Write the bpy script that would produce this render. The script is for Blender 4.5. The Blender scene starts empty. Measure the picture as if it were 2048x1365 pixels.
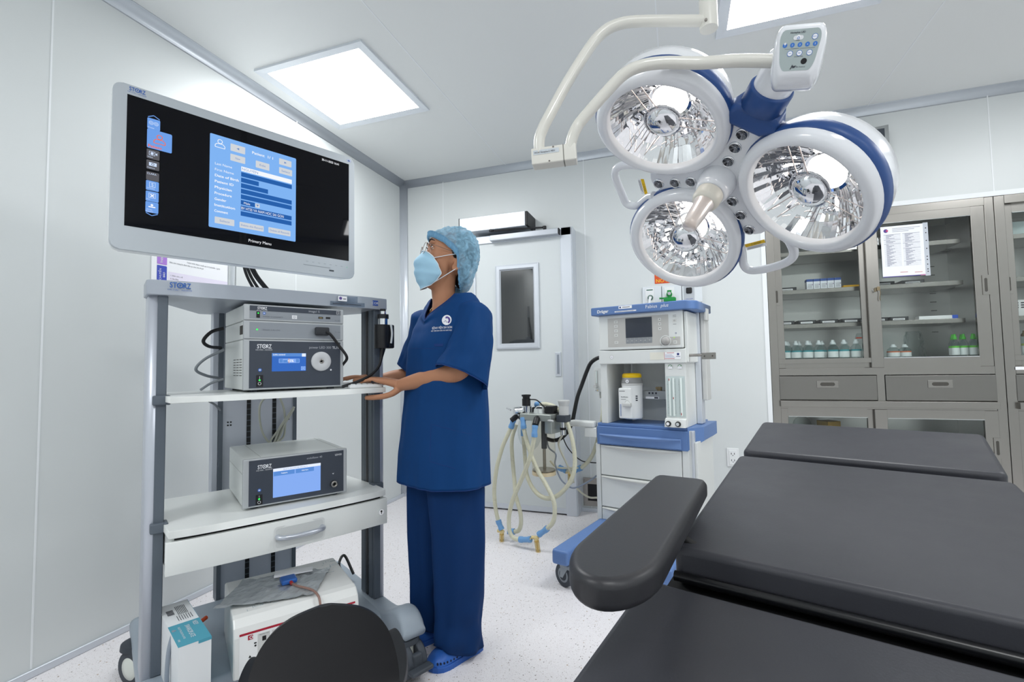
import bpy, bmesh, math, random
from math import sin, cos, pi, radians, atan2, sqrt
from mathutils import Vector, Matrix, noise
from mathutils.bvhtree import BVHTree
random.seed(7)
SC = bpy.context.scene
COL = SC.collection

# ---------------------------------------------------------------- camera, world, exposure
CAM_LOC = Vector((2.291, -3.666, 1.12))
YAW, PITCH, ROLL = radians(19.166), radians(2.912), radians(-0.954)
def cam_axes():
    f = Vector((-sin(YAW), cos(YAW), 0)); r = Vector((cos(YAW), sin(YAW), 0)); u = Vector((0, 0, 1))
    f2 = f * cos(PITCH) + u * sin(PITCH); u2 = u * cos(PITCH) - f * sin(PITCH)
    return r * cos(ROLL) + u2 * sin(ROLL), u2 * cos(ROLL) - r * sin(ROLL), f2
_r, _u, _f = cam_axes()
cam = bpy.data.cameras.new('camera'); camo = bpy.data.objects.new('camera', cam); COL.objects.link(camo)
camo.matrix_world = Matrix(((_r.x, _u.x, -_f.x, CAM_LOC.x), (_r.y, _u.y, -_f.y, CAM_LOC.y), (_r.z, _u.z, -_f.z, CAM_LOC.z), (0, 0, 0, 1)))
cam.sensor_width = 36; cam.lens = 954.0 / 2048 * 36; cam.clip_start = 0.02
SC.camera = camo
w = bpy.data.worlds.new('world'); SC.world = w; w.use_nodes = True
w.node_tree.nodes['Background'].inputs[0].default_value = (0.8, 0.87, 0.95, 1)
w.node_tree.nodes['Background'].inputs[1].default_value = 0.2
SC.view_settings.view_transform = 'Standard'; SC.view_settings.look = 'None'
SC.view_settings.exposure = 0.12; SC.view_settings.gamma = 1.0; SC.view_settings.use_curve_mapping = False
SC.cycles.max_bounces = 10; SC.cycles.diffuse_bounces = 5; SC.cycles.glossy_bounces = 6
SC.cycles.transparent_max_bounces = 16; SC.cycles.sample_clamp_indirect = 6.0
CEIL_POWER = 19.0          # emission strength of the ceiling luminaires

# ---------------------------------------------------------------- materials
def lin(h):
    h = h.lstrip('#'); c = [int(h[i:i + 2], 16) / 255 for i in (0, 2, 4)]
    return tuple((v / 12.92 if v <= 0.04045 else ((v + 0.055) / 1.055) ** 2.4) for v in c)
_M = {}
def mat(name, color='#cccccc', rough=0.5, metal=0.0, spec=0.5, emit=None, es=1.0, trans=0.0, ior=1.45, alpha=1.0,
        bump=None, coat=0.0, vary=None, aniso=0.0):
    if name in _M: return _M[name]
    m = bpy.data.materials.new(name); m.use_nodes = True; nt = m.node_tree
    b = nt.nodes['Principled BSDF']
    c = lin(color) if isinstance(color, str) else color
    b.inputs['Base Color'].default_value = (*c, 1); b.inputs['Roughness'].default_value = rough
    b.inputs['Metallic'].default_value = metal; b.inputs['Specular IOR Level'].default_value = spec
    b.inputs['IOR'].default_value = ior; b.inputs['Transmission Weight'].default_value = trans
    b.inputs['Alpha'].default_value = alpha; b.inputs['Coat Weight'].default_value = coat
    b.inputs['Coat Roughness'].default_value = 0.06; b.inputs['Anisotropic'].default_value = aniso
    if emit:
        b.inputs['Emission Color'].default_value = (*(lin(emit) if isinstance(emit, str) else emit), 1)
        b.inputs['Emission Strength'].default_value = es
    if bump or vary:
        tc = nt.nodes.new('ShaderNodeTexCoord'); mp = nt.nodes.new('ShaderNodeMapping')
        nt.links.new(tc.outputs['Object'], mp.inputs[0])
    if bump:
        sc_, st, xyz = bump
        mp.inputs['Scale'].default_value = xyz
        nz = nt.nodes.new('ShaderNodeTexNoise'); nz.inputs['Scale'].default_value = sc_; nz.inputs['Detail'].default_value = 4
        nt.links.new(mp.outputs[0], nz.inputs['Vector'])
        bp = nt.nodes.new('ShaderNodeBump'); bp.inputs['Strength'].default_value = st; bp.inputs['Distance'].default_value = 0.002
        nt.links.new(nz.outputs['Fac'], bp.inputs['Height']); nt.links.new(bp.outputs[0], b.inputs['Normal'])
    if vary:
        sc_, amt, xyz = vary
        mp2 = nt.nodes.new('ShaderNodeMapping'); nt.links.new(tc.outputs['Object'], mp2.inputs[0]); mp2.inputs['Scale'].default_value = xyz
        nz2 = nt.nodes.new('ShaderNodeTexNoise'); nz2.inputs['Scale'].default_value = sc_; nz2.inputs['Detail'].default_value = 3
        nt.links.new(mp2.outputs[0], nz2.inputs['Vector'])
        mr = nt.nodes.new('ShaderNodeMapRange'); mr.inputs['From Min'].default_value = 0.3; mr.inputs['From Max'].default_value = 0.7
        mr.inputs['To Min'].default_value = max(0, rough - amt); mr.inputs['To Max'].default_value = rough + amt
        nt.links.new(nz2.outputs['Fac'], mr.inputs['Value']); nt.links.new(mr.outputs[0], b.inputs['Roughness'])
    _M[name] = m
    return m
def glow(name, color, es=1.0):
    if name in _M: return _M[name]
    m = bpy.data.materials.new(name); m.use_nodes = True; nt = m.node_tree; nt.nodes.clear()
    e = nt.nodes.new('ShaderNodeEmission'); e.inputs[0].default_value = (*lin(color), 1); e.inputs[1].default_value = es
    o = nt.nodes.new('ShaderNodeOutputMaterial'); nt.links.new(e.outputs[0], o.inputs[0]); _M[name] = m
    return m
def thin_glass(name, tint='#ffffff', refl=0.5, clear=0.9):
    """pane seen through: transparent mixed with a sharp fresnel reflection"""
    if name in _M: return _M[name]
    m = bpy.data.materials.new(name); m.use_nodes = True; nt = m.node_tree; nt.nodes.clear()
    t = nt.nodes.new('ShaderNodeBsdfTransparent'); c = lin(tint); t.inputs[0].default_value = (c[0] * clear, c[1] * clear, c[2] * clear, 1)
    g = nt.nodes.new('ShaderNodeBsdfGlossy'); g.inputs['Roughness'].default_value = 0.0
    lw = nt.nodes.new('ShaderNodeLayerWeight'); pw = nt.nodes.new('ShaderNodeMath'); pw.operation = 'POWER'; pw.inputs[1].default_value = 5.0
    f0 = (refl / (2 + refl)) ** 2; fr = nt.nodes.new('ShaderNodeMath'); fr.operation = 'MULTIPLY_ADD'; fr.inputs[1].default_value = (1 - f0) * .9; fr.inputs[2].default_value = f0
    nt.links.new(lw.outputs['Facing'], pw.inputs[0]); nt.links.new(pw.outputs[0], fr.inputs[0])
    mx = nt.nodes.new('ShaderNodeMixShader'); o = nt.nodes.new('ShaderNodeOutputMaterial')
    nt.links.new(fr.outputs[0], mx.inputs[0]); nt.links.new(t.outputs[0], mx.inputs[1]); nt.links.new(g.outputs[0], mx.inputs[2])
    nt.links.new(mx.outputs[0], o.inputs[0]); _M[name] = m
    return m

# ---------------------------------------------------------------- mesh builder
class MB:
    def __init__(s, m=None):
        s.wn = False; s.v = []; s.f = []; s.mi = []; s.sm = []; s.mats = []; s.cur = 0; s.M = Matrix.Identity(4)
        if m: s.mat(m)
    def mat(s, m):
        if m not in s.mats: s.mats.append(m)
        s.cur = s.mats.index(m); return s
    def at(s, M): s.M = M if M is not None else Matrix.Identity(4); return s
    def add(s, vs, fs, smooth=False):
        o = len(s.v)
        for p in vs: s.v.append(tuple(s.M @ Vector(p)))
        for f in fs: s.f.append([i + o for i in f]); s.mi.append(s.cur); s.sm.append(smooth)
        return s
    def bm(s, b, smooth=False):
        b.verts.index_update()
        s.add([v.co.copy() for v in b.verts], [[v.index for v in f.verts] for f in b.faces], smooth); b.free(); return s
    def box(s, x0, x1, y0, y1, z0, z1, r=0.0, seg=2):
        if r <= 0:
            return s.add([(x0, y0, z0), (x1, y0, z0), (x1, y1, z0), (x0, y1, z0), (x0, y0, z1), (x1, y0, z1), (x1, y1, z1), (x0, y1, z1)],
                         [(0, 3, 2, 1), (4, 5, 6, 7), (0, 1, 5, 4), (1, 2, 6, 5), (2, 3, 7, 6), (3, 0, 4, 7)])
        b = bmesh.new(); bmesh.ops.create_cube(b, size=1)
        for v in b.verts: v.co = Vector((x0 + (v.co.x + .5) * (x1 - x0), y0 + (v.co.y + .5) * (y1 - y0), z0 + (v.co.z + .5) * (z1 - z0)))
        r = min(r, .49 * min(abs(x1 - x0), abs(y1 - y0), abs(z1 - z0)))
        s.wn = True
        bmesh.ops.bevel(b, geom=b.edges[:], offset=r, segments=seg, profile=0.5, affect='EDGES')
        return s.bm(b, True)
    def prism(s, pts, z0, z1, r=0.0, seg=2, smooth=False):
        """2-D outline (counter-clockwise) extruded from z0 to z1 in the current frame, optional bevel of top and bottom rims"""
        n = len(pts); b = bmesh.new()
        lo = [b.verts.new((p[0], p[1], z0)) for p in pts]; hi = [b.verts.new((p[0], p[1], z1)) for p in pts]
        b.faces.new(lo[::-1]); b.faces.new(hi)
        for i in range(n): b.faces.new((lo[i], lo[(i + 1) % n], hi[(i + 1) % n], hi[i]))
        if r > 0:
            b.edges.ensure_lookup_table(); s.wn = True
            rim = [e for e in b.edges if abs(e.verts[0].co.z - e.verts[1].co.z) < 1e-6]
            bmesh.ops.bevel(b, geom=rim, offset=r, segments=seg, profile=0.5, affect='EDGES')
        return s.bm(b, smooth or r > 0)
    def slab(s, pts, z0, z1, r, seg=5):
        """convex outline (counter-clockwise) as a slab with rolled rims"""
        P = [Vector((p[0], p[1])) for p in pts]; n = len(P); nr = []
        for i in range(n):
            a = (P[i] - P[i - 1]).normalized(); b = (P[(i + 1) % n] - P[i]).normalized(); m = (a + b).normalized(); nr.append(Vector((m.y, -m.x)))
        prof = [(r * (1 - sin(pi / 2 * k / seg)), z0 + r * (1 - cos(pi / 2 * k / seg))) for k in range(seg + 1)] + [(r * (1 - cos(pi / 2 * k / seg)), z1 - r * (1 - sin(pi / 2 * k / seg))) for k in range(seg + 1)]
        s.wn = True
        return s.loft([[(P[i].x - nr[i].x * d, P[i].y - nr[i].y * d, z) for i in range(n)] for d, z in prof])
    def lathe(s, prof, n=32, a0=0.0, a1=2 * pi, smooth=True):
        """profile [(r, z)] spun about z of the current frame"""
        full = abs(a1 - a0 - 2 * pi) < 1e-6; cols = n if full else n + 1
        vs = []; fs = []; k = len(prof)
        for i in range(cols):
            a = a0 + (a1 - a0) * i / n
            for r, z in prof: vs.append((r * cos(a), r * sin(a), z))
        for i in range(n):
            j = (i + 1) % cols
            for q in range(k - 1): fs.append((i * k + q, j * k + q, j * k + q + 1, i * k + q + 1))
        return s.add(vs, fs, smooth)
    def cyl(s, p0, p1, r0, r1=None, n=20, caps=True, smooth=True):
        p0 = Vector(p0); p1 = Vector(p1); r1 = r0 if r1 is None else r1
        d = (p1 - p0).normalized(); x = d.orthogonal().normalized(); y = d.cross(x); vs = []; fs = []
        for p, r in ((p0, r0), (p1, r1)):
            for i in range(n): a = 2 * pi * i / n; vs.append(p + x * r * cos(a) + y * r * sin(a))
        for i in range(n): j = (i + 1) % n; fs.append((i, j, n + j, n + i))
        s.add(vs, fs, smooth)
        if caps:
            s.add(vs[:n], [list(range(n))[::-1]]); s.add(vs[n:], [list(range(n))])
        return s
    def tube(s, pts, r, n=10, caps=True, closed=False):
        pts = [Vector(p) for p in pts]; k = len(pts); rr = r if hasattr(r, '__len__') else [r] * k
        vs = []; fs = []; nrm = None
        for i, p in enumerate(pts):
            if closed: t = pts[(i + 1) % k] - pts[i - 1]
            else: t = pts[min(i + 1, k - 1)] - pts[max(i - 1, 0)]
            t = t.normalized() if t.length > 1e-9 else Vector((0, 0, 1))
            nrm = t.orthogonal().normalized() if nrm is None else (nrm - t * nrm.dot(t)).normalized()
            b = t.cross(nrm)
            for j in range(n): a = 2 * pi * j / n; vs.append(p + (nrm * cos(a) + b * sin(a)) * rr[i])
        for i in range(k if closed else k - 1):
            i2 = (i + 1) % k
            for j in range(n): j2 = (j + 1) % n; fs.append((i * n + j, i * n + j2, i2 * n + j2, i2 * n + j))
        s.add(vs, fs, True)
        if caps and not closed: s.add(vs[:n], [list(range(n))[::-1]]); s.add(vs[-n:], [list(range(n))])
        return s
    def loft(s, rings, cap0=True, cap1=True, smooth=True, closed=True):
        n = len(rings[0]); vs = [p for r in rings for p in r]; fs = []
        for i in range(len(rings) - 1):
            for j in range(n if closed else n - 1):
                j2 = (j + 1) % n; fs.append((i * n + j, i * n + j2, (i + 1) * n + j2, (i + 1) * n + j))
        if cap0: fs.append(list(range(n))[::-1])
        if cap1: fs.append([(len(rings) - 1) * n + j for j in range(n)])
        return s.add(vs, fs, smooth)
    def ball(s, c, r, n=16, m=10):
        r = r if hasattr(r, '__len__') else (r, r, r); c = Vector(c); vs = []; fs = []
        for i in range(m + 1):
            t = pi * i / m
            for j in range(n): a = 2 * pi * j / n; vs.append((c.x + r[0] * sin(t) * cos(a), c.y + r[1] * sin(t) * sin(a), c.z + r[2] * cos(t)))
        for i in range(m):
            for j in range(n): j2 = (j + 1) % n; fs.append((i * n + j, (i + 1) * n + j, (i + 1) * n + j2, i * n + j2))
        return s.add(vs, fs, True)
    def quad(s, a, b, c, d): return s.add([a, b, c, d], [(0, 1, 2, 3)])
    # flat graphics on the local XZ plane at depth y (facing -y)
    def rect(s, x0, x1, z0, z1, y=0.0): return s.quad((x0, y, z0), (x1, y, z0), (x1, y, z1), (x0, y, z1))
    def rrect(s, x0, x1, z0, z1, y, r, n=5):
        pts = rr_pts(x0, x1, z0, z1, r, n); return s.add([(p[0], y, p[1]) for p in pts], [list(range(len(pts)))])
    def disc(s, x, z, r, y=0.0, n=24, rz=None):
        return s.add([(x + r * cos(2 * pi * i / n), y, z + (rz or r) * sin(2 * pi * i / n)) for i in range(n)], [list(range(n))])
    def ringd(s, x, z, r0, r1, y=0.0, n=28):
        vs = []
        for i in range(n): a = 2 * pi * i / n; vs += [(x + r0 * cos(a), y, z + r0 * sin(a)), (x + r1 * cos(a), y, z + r1 * sin(a))]
        return s.add(vs, [(2 * i, 2 * ((i + 1) % n), 2 * ((i + 1) % n) + 1, 2 * i + 1) for i in range(n)])
    def line(s, x0, z0, x1, z1, wd, y=0.0):
        d = Vector((x1 - x0, 0, z1 - z0)).normalized() * wd / 2; nx, nz = -d.z, d.x
        return s.quad((x0 - nx, y, z0 - nz), (x1 - nx, y, z1 - nz), (x1 + nx, y, z1 + nz), (x0 + nx, y, z0 + nz))
    def text(s, t, x, z, size, y=0.0, align='LEFT', bold=0.0, width=None, shear=0.0):
        """flat lettering on the local XZ plane facing -y; size = cap height; width squeezes the line to a length"""
        vs, fs = text_mesh(t, bold, shear)
        if not vs: return s
        k = size / 0.70; x0 = min(v[0] for v in vs); x1 = max(v[0] for v in vs); kx = k
        if width: kx = width / max(1e-6, (x1 - x0))
        off = {'LEFT': -x0, 'CENTER': -(x0 + x1) / 2, 'RIGHT': -x1}[align]
        return s.add([(x + (v[0] + off) * kx, y, z + v[1] * k) for v in vs], fs)
    def build(s, name, parent=None, loc=None, bevel=None, sub=0, solid=None, weld=False):
        me = bpy.data.meshes.new(name); me.from_pydata(s.v, [], s.f)
        for m in s.mats: me.materials.append(m)
        for i, p in enumerate(me.polygons): p.material_index = s.mi[i]; p.use_smooth = s.sm[i]
        me.update()
        o = bpy.data.objects.new(name, me); COL.objects.link(o)
        if parent: o.parent = parent
        if weld: md = o.modifiers.new('w', 'WELD'); md.merge_threshold = 1e-5
        if solid: md = o.modifiers.new('s', 'SOLIDIFY'); md.thickness = solid; md.offset = 0
        if bevel:
            md = o.modifiers.new('b', 'BEVEL'); md.width = bevel; md.segments = 2; md.limit_method = 'ANGLE'; md.angle_limit = radians(40)
        if s.wn: md = o.modifiers.new('wn', 'WEIGHTED_NORMAL'); md.weight = 90; md.keep_sharp = True
        if sub: md = o.modifiers.new('sub', 'SUBSURF'); md.levels = sub; md.render_levels = sub
        return o
_TX = {}
def text_mesh(t, bold=0.0, shear=0.0):
    if any(c in t for c in 'MNW'): bold = min(bold, .0)
    key = (t, bold, shear)
    if key in _TX: return _TX[key]
    cu = bpy.data.curves.new('t', 'FONT'); cu.body = t; cu.size = 1.0; cu.offset = bold; cu.shear = shear; cu.fill_mode = 'FRONT'; cu.resolution_u = 3
    ob = bpy.data.objects.new('t', cu); COL.objects.link(ob)
    dg = bpy.context.evaluated_depsgraph_get(); me = ob.evaluated_get(dg).to_mesh()
    vs = [(v.co.x, v.co.y) for v in me.vertices]; fs = [list(p.vertices) for p in me.polygons]
    ob.evaluated_get(dg).to_mesh_clear(); bpy.data.objects.remove(ob); bpy.data.curves.remove(cu)
    _TX[key] = (vs, fs); return _TX[key]
def rr_pts(x0, x1, z0, z1, r, n=5):
    r = min(r, abs(x1 - x0) / 2 - 1e-5, abs(z1 - z0) / 2 - 1e-5); pts = []
    for cx, cz, a0 in ((x1 - r, z0 + r, -pi / 2), (x1 - r, z1 - r, 0), (x0 + r, z1 - r, pi / 2), (x0 + r, z0 + r, pi)):
        for i in range(n + 1): a = a0 + pi / 2 * i / n; pts.append((cx + r * cos(a), cz + r * sin(a)))
    return pts
def spline(pts, n=12, closed=False):
    """Catmull-Rom through the points"""
    P = [Vector(p) for p in pts]; out = []; k = len(P)
    for i in range(k if closed else k - 1):
        p0 = P[i - 1] if (i > 0 or closed) else P[0] * 2 - P[1]; p1 = P[i]; p2 = P[(i + 1) % k]
        p3 = P[(i + 2) % k] if (i + 2 < k or closed) else P[-1] * 2 - P[-2]
        for j in range(n):
            t = j / n
            out.append(0.5 * ((2 * p1) + (p2 - p0) * t + (2 * p0 - 5 * p1 + 4 * p2 - p3) * t * t + (3 * p1 - p0 - 3 * p2 + p3) * t ** 3))
    if not closed: out.append(P[-1])
    return out
def resample(pts, step):
    out = [pts[0]]; acc = 0.0
    for a, b in zip(pts[:-1], pts[1:]):
        L = (b - a).length
        if L < 1e-9: continue
        d = step - acc
        while d <= L: out.append(a + (b - a) * (d / L)); d += step
        acc = L - (d - step)
    return out
def frame(o, x, z):
    """matrix with origin o, local x along x, local z near z"""
    x = Vector(x).normalized(); z = Vector(z); y = z.cross(x).normalized(); z = x.cross(y)
    return Matrix(((x.x, y.x, z.x, o[0]), (x.y, y.y, z.y, o[1]), (x.z, y.z, z.z, o[2]), (0, 0, 0, 1)))
def zframe(o, z, x=None):
    z = Vector(z).normalized(); x = Vector(x) if x is not None else z.orthogonal()
    x = (x - z * x.dot(z)).normalized(); y = z.cross(x)
    return Matrix(((x.x, y.x, z.x, o[0]), (x.y, y.y, z.y, o[1]), (x.z, y.z, z.z, o[2]), (0, 0, 0, 1)))
def tag(o, label, cat, group=None, kind=None):
    o['label'] = label; o['category'] = cat
    if group: o['group'] = group
    if kind: o['kind'] = kind
    return o
def thing(name, label, cat, loc=(0, 0, 0), rz=0.0, group=None):
    o = bpy.data.objects.new(name, None); COL.objects.link(o); o.location = loc; o.rotation_euler = (0, 0, rz)
    o.empty_display_size = 0.05
    return tag(o, label, cat, group)
def struct(o): o['kind'] = 'structure'; return o
def part_label(o, l): o['label'] = l; return o
def dup(root, loc, rz=None, label=None, group=None):
    r = root.copy(); COL.objects.link(r); r.location = loc
    if rz is not None: r.rotation_euler = (0, 0, rz)
    if label: r['label'] = label
    if group: r['group'] = group
    for ch in list(root.children):
        c = ch.copy(); COL.objects.link(c); c.parent = r
        for g in list(ch.children):
            d = g.copy(); COL.objects.link(d); d.parent = c
    return r

# shared materials
WALL = mat('wall_panel', '#d9dddd', 0.36, spec=0.5, bump=(2.5, 0.05, (1, 1, 1)))
CEILM = mat('ceiling_panel', '#e6e8e7', 0.42)
ALU = mat('anodised_aluminium', '#d3d8df', 0.34, metal=0.35)
JOINT = mat('joint_strip', '#eef1f3', 0.4)
STEEL = mat('brushed_steel', '#9b9893', 0.25, metal=1.0, vary=(5, 0.015, (40, 40, 1)))
STEELH = mat('brushed_steel_level', '#9b9893', 0.25, metal=1.0, vary=(5, 0.015, (1, 1, 40)))
CHROME = mat('chrome', '#e4e6e8', 0.1, metal=1.0)
BLACK = mat('black_plastic', '#141518', 0.45)
RUBBER = mat('dark_rubber', '#3c424a', 0.6)
WHITE = mat('white_plastic', '#eceeef', 0.32)
PAPER = mat('white_paper', '#f4f5f8', 0.7)
INK = mat('dark_ink', '#3a3c46', 0.7)

# ================================================================ ROOM
RX, RY, RZ = 5.4, -5.8, 2.77
CX0, CZ1 = 2.885, 2.10            # cabinet opening in the back wall
b = MB(WALL)
b.box(-.12, CX0, 0, .12, 0, RZ); b.box(CX0, RX + .12, 0, .12, CZ1, RZ)
b.mat(JOINT)
for x in (0.404, 1.635): b.box(x - .003, x + .003, -.0015, 0, .03, RZ)
b.box(4.135, 4.141, -.0015, 0, CZ1, RZ)
struct(b.build('wall_back'))
b = MB(WALL); b.box(-.12, 0, RY - .12, 0, 0, RZ); b.mat(JOINT)
for y in (-1.262, -2.539, -3.82): b.box(0, .0015, y - .003, y + .003, .03, RZ)
struct(b.build('wall_left'))
b = MB(WALL); b.box(RX, RX + .12, RY - .12, 0, 0, RZ); struct(b.build('wall_right'))
b = MB(WALL); b.box(0, RX, RY - .12, RY, 0, RZ); struct(b.build('wall_front'))
# floor: pale terrazzo-look vinyl with fine grey and ochre flecks
fm = bpy.data.materials.new('speckled_vinyl'); fm.use_nodes = True; nt = fm.node_tree; bs = nt.nodes['Principled BSDF']
tc = nt.nodes.new('ShaderNodeTexCoord')
def fleck(scale, lo, hi, dark, prev):
    vz = nt.nodes.new('ShaderNodeTexVoronoi'); vz.inputs['Scale'].default_value = scale; nt.links.new(tc.outputs['Object'], vz.inputs['Vector'])
    sep = nt.nodes.new('ShaderNodeSeparateColor'); nt.links.new(vz.outputs['Color'], sep.inputs[0])
    r1 = nt.nodes.new('ShaderNodeMath'); r1.operation = 'LESS_THAN'; r1.inputs[1].default_value = lo; nt.links.new(sep.outputs[0], r1.inputs[0])
    r2 = nt.nodes.new('ShaderNodeMath'); r2.operation = 'LESS_THAN'; r2.inputs[1].default_value = hi; nt.links.new(vz.outputs['Distance'], r2.inputs[0])
    r3 = nt.nodes.new('ShaderNodeMath'); r3.operation = 'MULTIPLY'; nt.links.new(r1.outputs[0], r3.inputs[0]); nt.links.new(r2.outputs[0], r3.inputs[1])
    mx = nt.nodes.new('ShaderNodeMix'); mx.data_type = 'RGBA'; nt.links.new(r3.outputs[0], mx.inputs['Factor'])
    if hasattr(prev, 'is_linked'): nt.links.new(prev, mx.inputs['A'])
    else: mx.inputs['A'].default_value = (*lin(prev), 1)
    mx.inputs['B'].default_value = (*lin(dark), 1); return mx.outputs['Result']
c = fleck(420, 0.35, 0.45, '#d8d2d4', '#eae7e9')
c = fleck(230, 0.10, 0.35, '#a69c98', c)
c = fleck(120, 0.05, 0.30, '#7d756f', c)
c = fleck(95, 0.03, 0.28, '#a88f72', c)
nt.links.new(c, bs.inputs['Base Color']); bs.inputs['Roughness'].default_value = 0.38
b = MB(fm); b.box(-.12, RX + .12, RY - .12, .12, -.1, 0); struct(b.build('floor'))
b = MB(CEILM); b.box(-.12, RX + .12, RY - .12, .12, RZ, RZ + .1); b.mat(JOINT)
for x in (1.0, 2.245, 3.508, 4.76): b.box(x - .0025, x + .0025, RY, 0, RZ - .0012, RZ)
struct(b.build('ceiling'))
# coved aluminium trims
def cove(name, p0, p1, inward, up, r=.052):
    p0 = Vector(p0); p1 = Vector(p1); i = Vector(inward); u = Vector(up); rings = []
    prof = [(0, r)] + [(r * (1 - sin(a)), r * (1 - cos(a))) for a in [pi / 2 * k / 8 for k in range(9)]] + [(r, 0), (0, 0)]
    prof = [(0, 0), (0, r)] + [(r - r * cos(a), r - r * sin(a)) for a in [pi / 2 * k / 8 for k in range(1, 8)]] + [(r, 0)]
    for p in (p0, p1): rings.append([p + i * a + u * c for a, c in prof])
    bb = MB(ALU); bb.loft(rings); return struct(bb.build(name))
cove('trim_1', (0, RY, RZ), (0, 0, RZ), (1, 0, 0), (0, 0, -1))
cove('trim_2', (0, 0, RZ), (RX, 0, RZ), (0, -1, 0), (0, 0, -1))
cove('trim_3', (0, 0, .02), (0, 0, RZ), (1, 0, 0), (0, -1, 0))
cove('trim_4', (RX, RY, RZ), (RX, 0, RZ), (-1, 0, 0), (0, 0, -1))
cove('trim_5', (0, RY, RZ), (RX, RY, RZ), (0, 1, 0), (0, 0, -1))
b = MB(ALU); b.box(0, .012, RY, 0, 0, .028, .004); struct(b.build('baseboard_left'))
b = MB(ALU); b.box(0, .76, -.012, 0, 0, .028, .004); b.box(1.56, CX0 - .03, -.012, 0, 0, .028, .004); struct(b.build('baseboard_back'))
b = MB(JOINT); b.box(CX0 - .028, CX0, -.006, .02, 0, CZ1 + .03); b.box(CX0, RX, -.006, .02, CZ1, CZ1 + .03); struct(b.build('trim_6'))
# ceiling luminaires: edge-lit square panels in a flat aluminium frame, a grid of them along the room, the unseen rear row added for its light
LFR = mat('luminaire_frame', '#dfe4ea', 0.4); LDF = glow('luminaire_diffuser', '#fcfeff', CEIL_POWER)
def luminaire(x, y, label, first=[None]):
    if first[0] is None:
        t = thing('ceiling_light', label, 'ceiling light', (x, y, RZ), group='square ceiling light panels'); first[0] = t
        bb = MB(LFR); o, q = .35, .301
        for s in (0, 1, 2, 3):
            bb.at(Matrix.Rotation(s * pi / 2, 4, 'Z')); bb.add([(-o, -o, -.012), (o, -o, -.012), (q, -q, -.006), (-q, -q, -.006), (-o, -o, 0), (o, -o, 0)], [(0, 3, 2, 1), (0, 1, 5, 4)])
        bb.build('frame', t)
        d = MB(LDF); d.quad((-q, -q, -.006), (-q, q, -.006), (q, q, -.006), (q, -q, -.006)); d.build('diffuser', t)
        return t
    return dup(first[0], (x, y, RZ), label=label)
luminaire(.488, -1.372, 'square white ceiling light panel above the large monitor')
luminaire(2.873, -1.45, 'square ceiling light panel above the operating lamp, cut by the top edge')
luminaire(.49, -4.3, 'unseen square ceiling light panel added behind the camera near the left wall')
luminaire(2.873, -4.3, 'unseen square ceiling light panel added behind the camera over the middle of the room')
luminaire(4.75, -1.45, 'square ceiling light panel near the right end of the cabinets')
luminaire(4.75, -4.3, 'unseen square ceiling light panel added behind the camera near the right wall')

# door in the back wall, standing proud in its frame
DY = -.15
DF = mat('door_sheet', '#d5dadb', 0.4)
door = bpy.data.objects.new('door_1', None); COL.objects.link(door); door.location = (1.15, 0, 0); struct(door)
b = MB(ALU)
b.box(.325, .404, DY, 0, 0, 2.163, .004); b.box(-.404, -.385, DY, 0, 0, 2.163, .004); b.box(-.404, .404, DY, 0, 2.10, 2.163, .004)
b.box(.404, .41, DY + .01, 0, 0, 2.17)
b.build('door_frame', door)
b = MB(DF); b.box(-.385, .325, DY + .012, DY + .06, .012, 2.10)
b.mat(ALU); b.box(-.385, .325, DY + .008, DY + .02, .012, .05); b.box(.318, .326, DY + .006, DY + .06, .012, 2.10)
b.build('door_leaf', door)
b = MB(ALU)
x0, x1, z0, z1 = -.212, .143, 1.247, 1.912; q = .052
for (a, c) in (((x0, z0), (x1, z0)), ((x1, z0), (x1, z1)), ((x1, z1), (x0, z1)), ((x0, z1), (x0, z0))):
    mid = ((x0 + x1) / 2, (z0 + z1) / 2)
    def inn(p, k): return (p[0] + k * (1 if p[0] < mid[0] else -1), p[1] + k * (1 if p[1] < mid[1] else -1))
    prof = [(0, 0), (0, -.014), (.012, -.020), (.034, -.020), (.042, -.008), (.052, -.006)]
    ra = [(inn(a, k)[0], DY + .012 + y, inn(a, k)[1]) for k, y in prof]; rc = [(inn(c, k)[0], DY + .012 + y, inn(c, k)[1]) for k, y in prof]
    b.loft([ra, rc], False, False, False, closed=False)
b.build('window_frame', door)
b = MB(mat('dark_window_glass', '#191d1f', 0.03, spec=0.9, coat=1.0)); b.box(x0 + .045, x1 - .045, DY + .002, DY + .013, z0 + .045, z1 - .045); b.build('window_pane', door)
b = MB(ALU); b.box(.262, .305, DY + .004, DY + .014, 1.03, 1.213, .003); b.mat(mat('pull_shadow', '#9aa1ab', 0.4, metal=.4)); b.box(.275, .292, DY + .0025, DY + .006, 1.05, 1.195); b.build('pull_handle', door)
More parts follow.
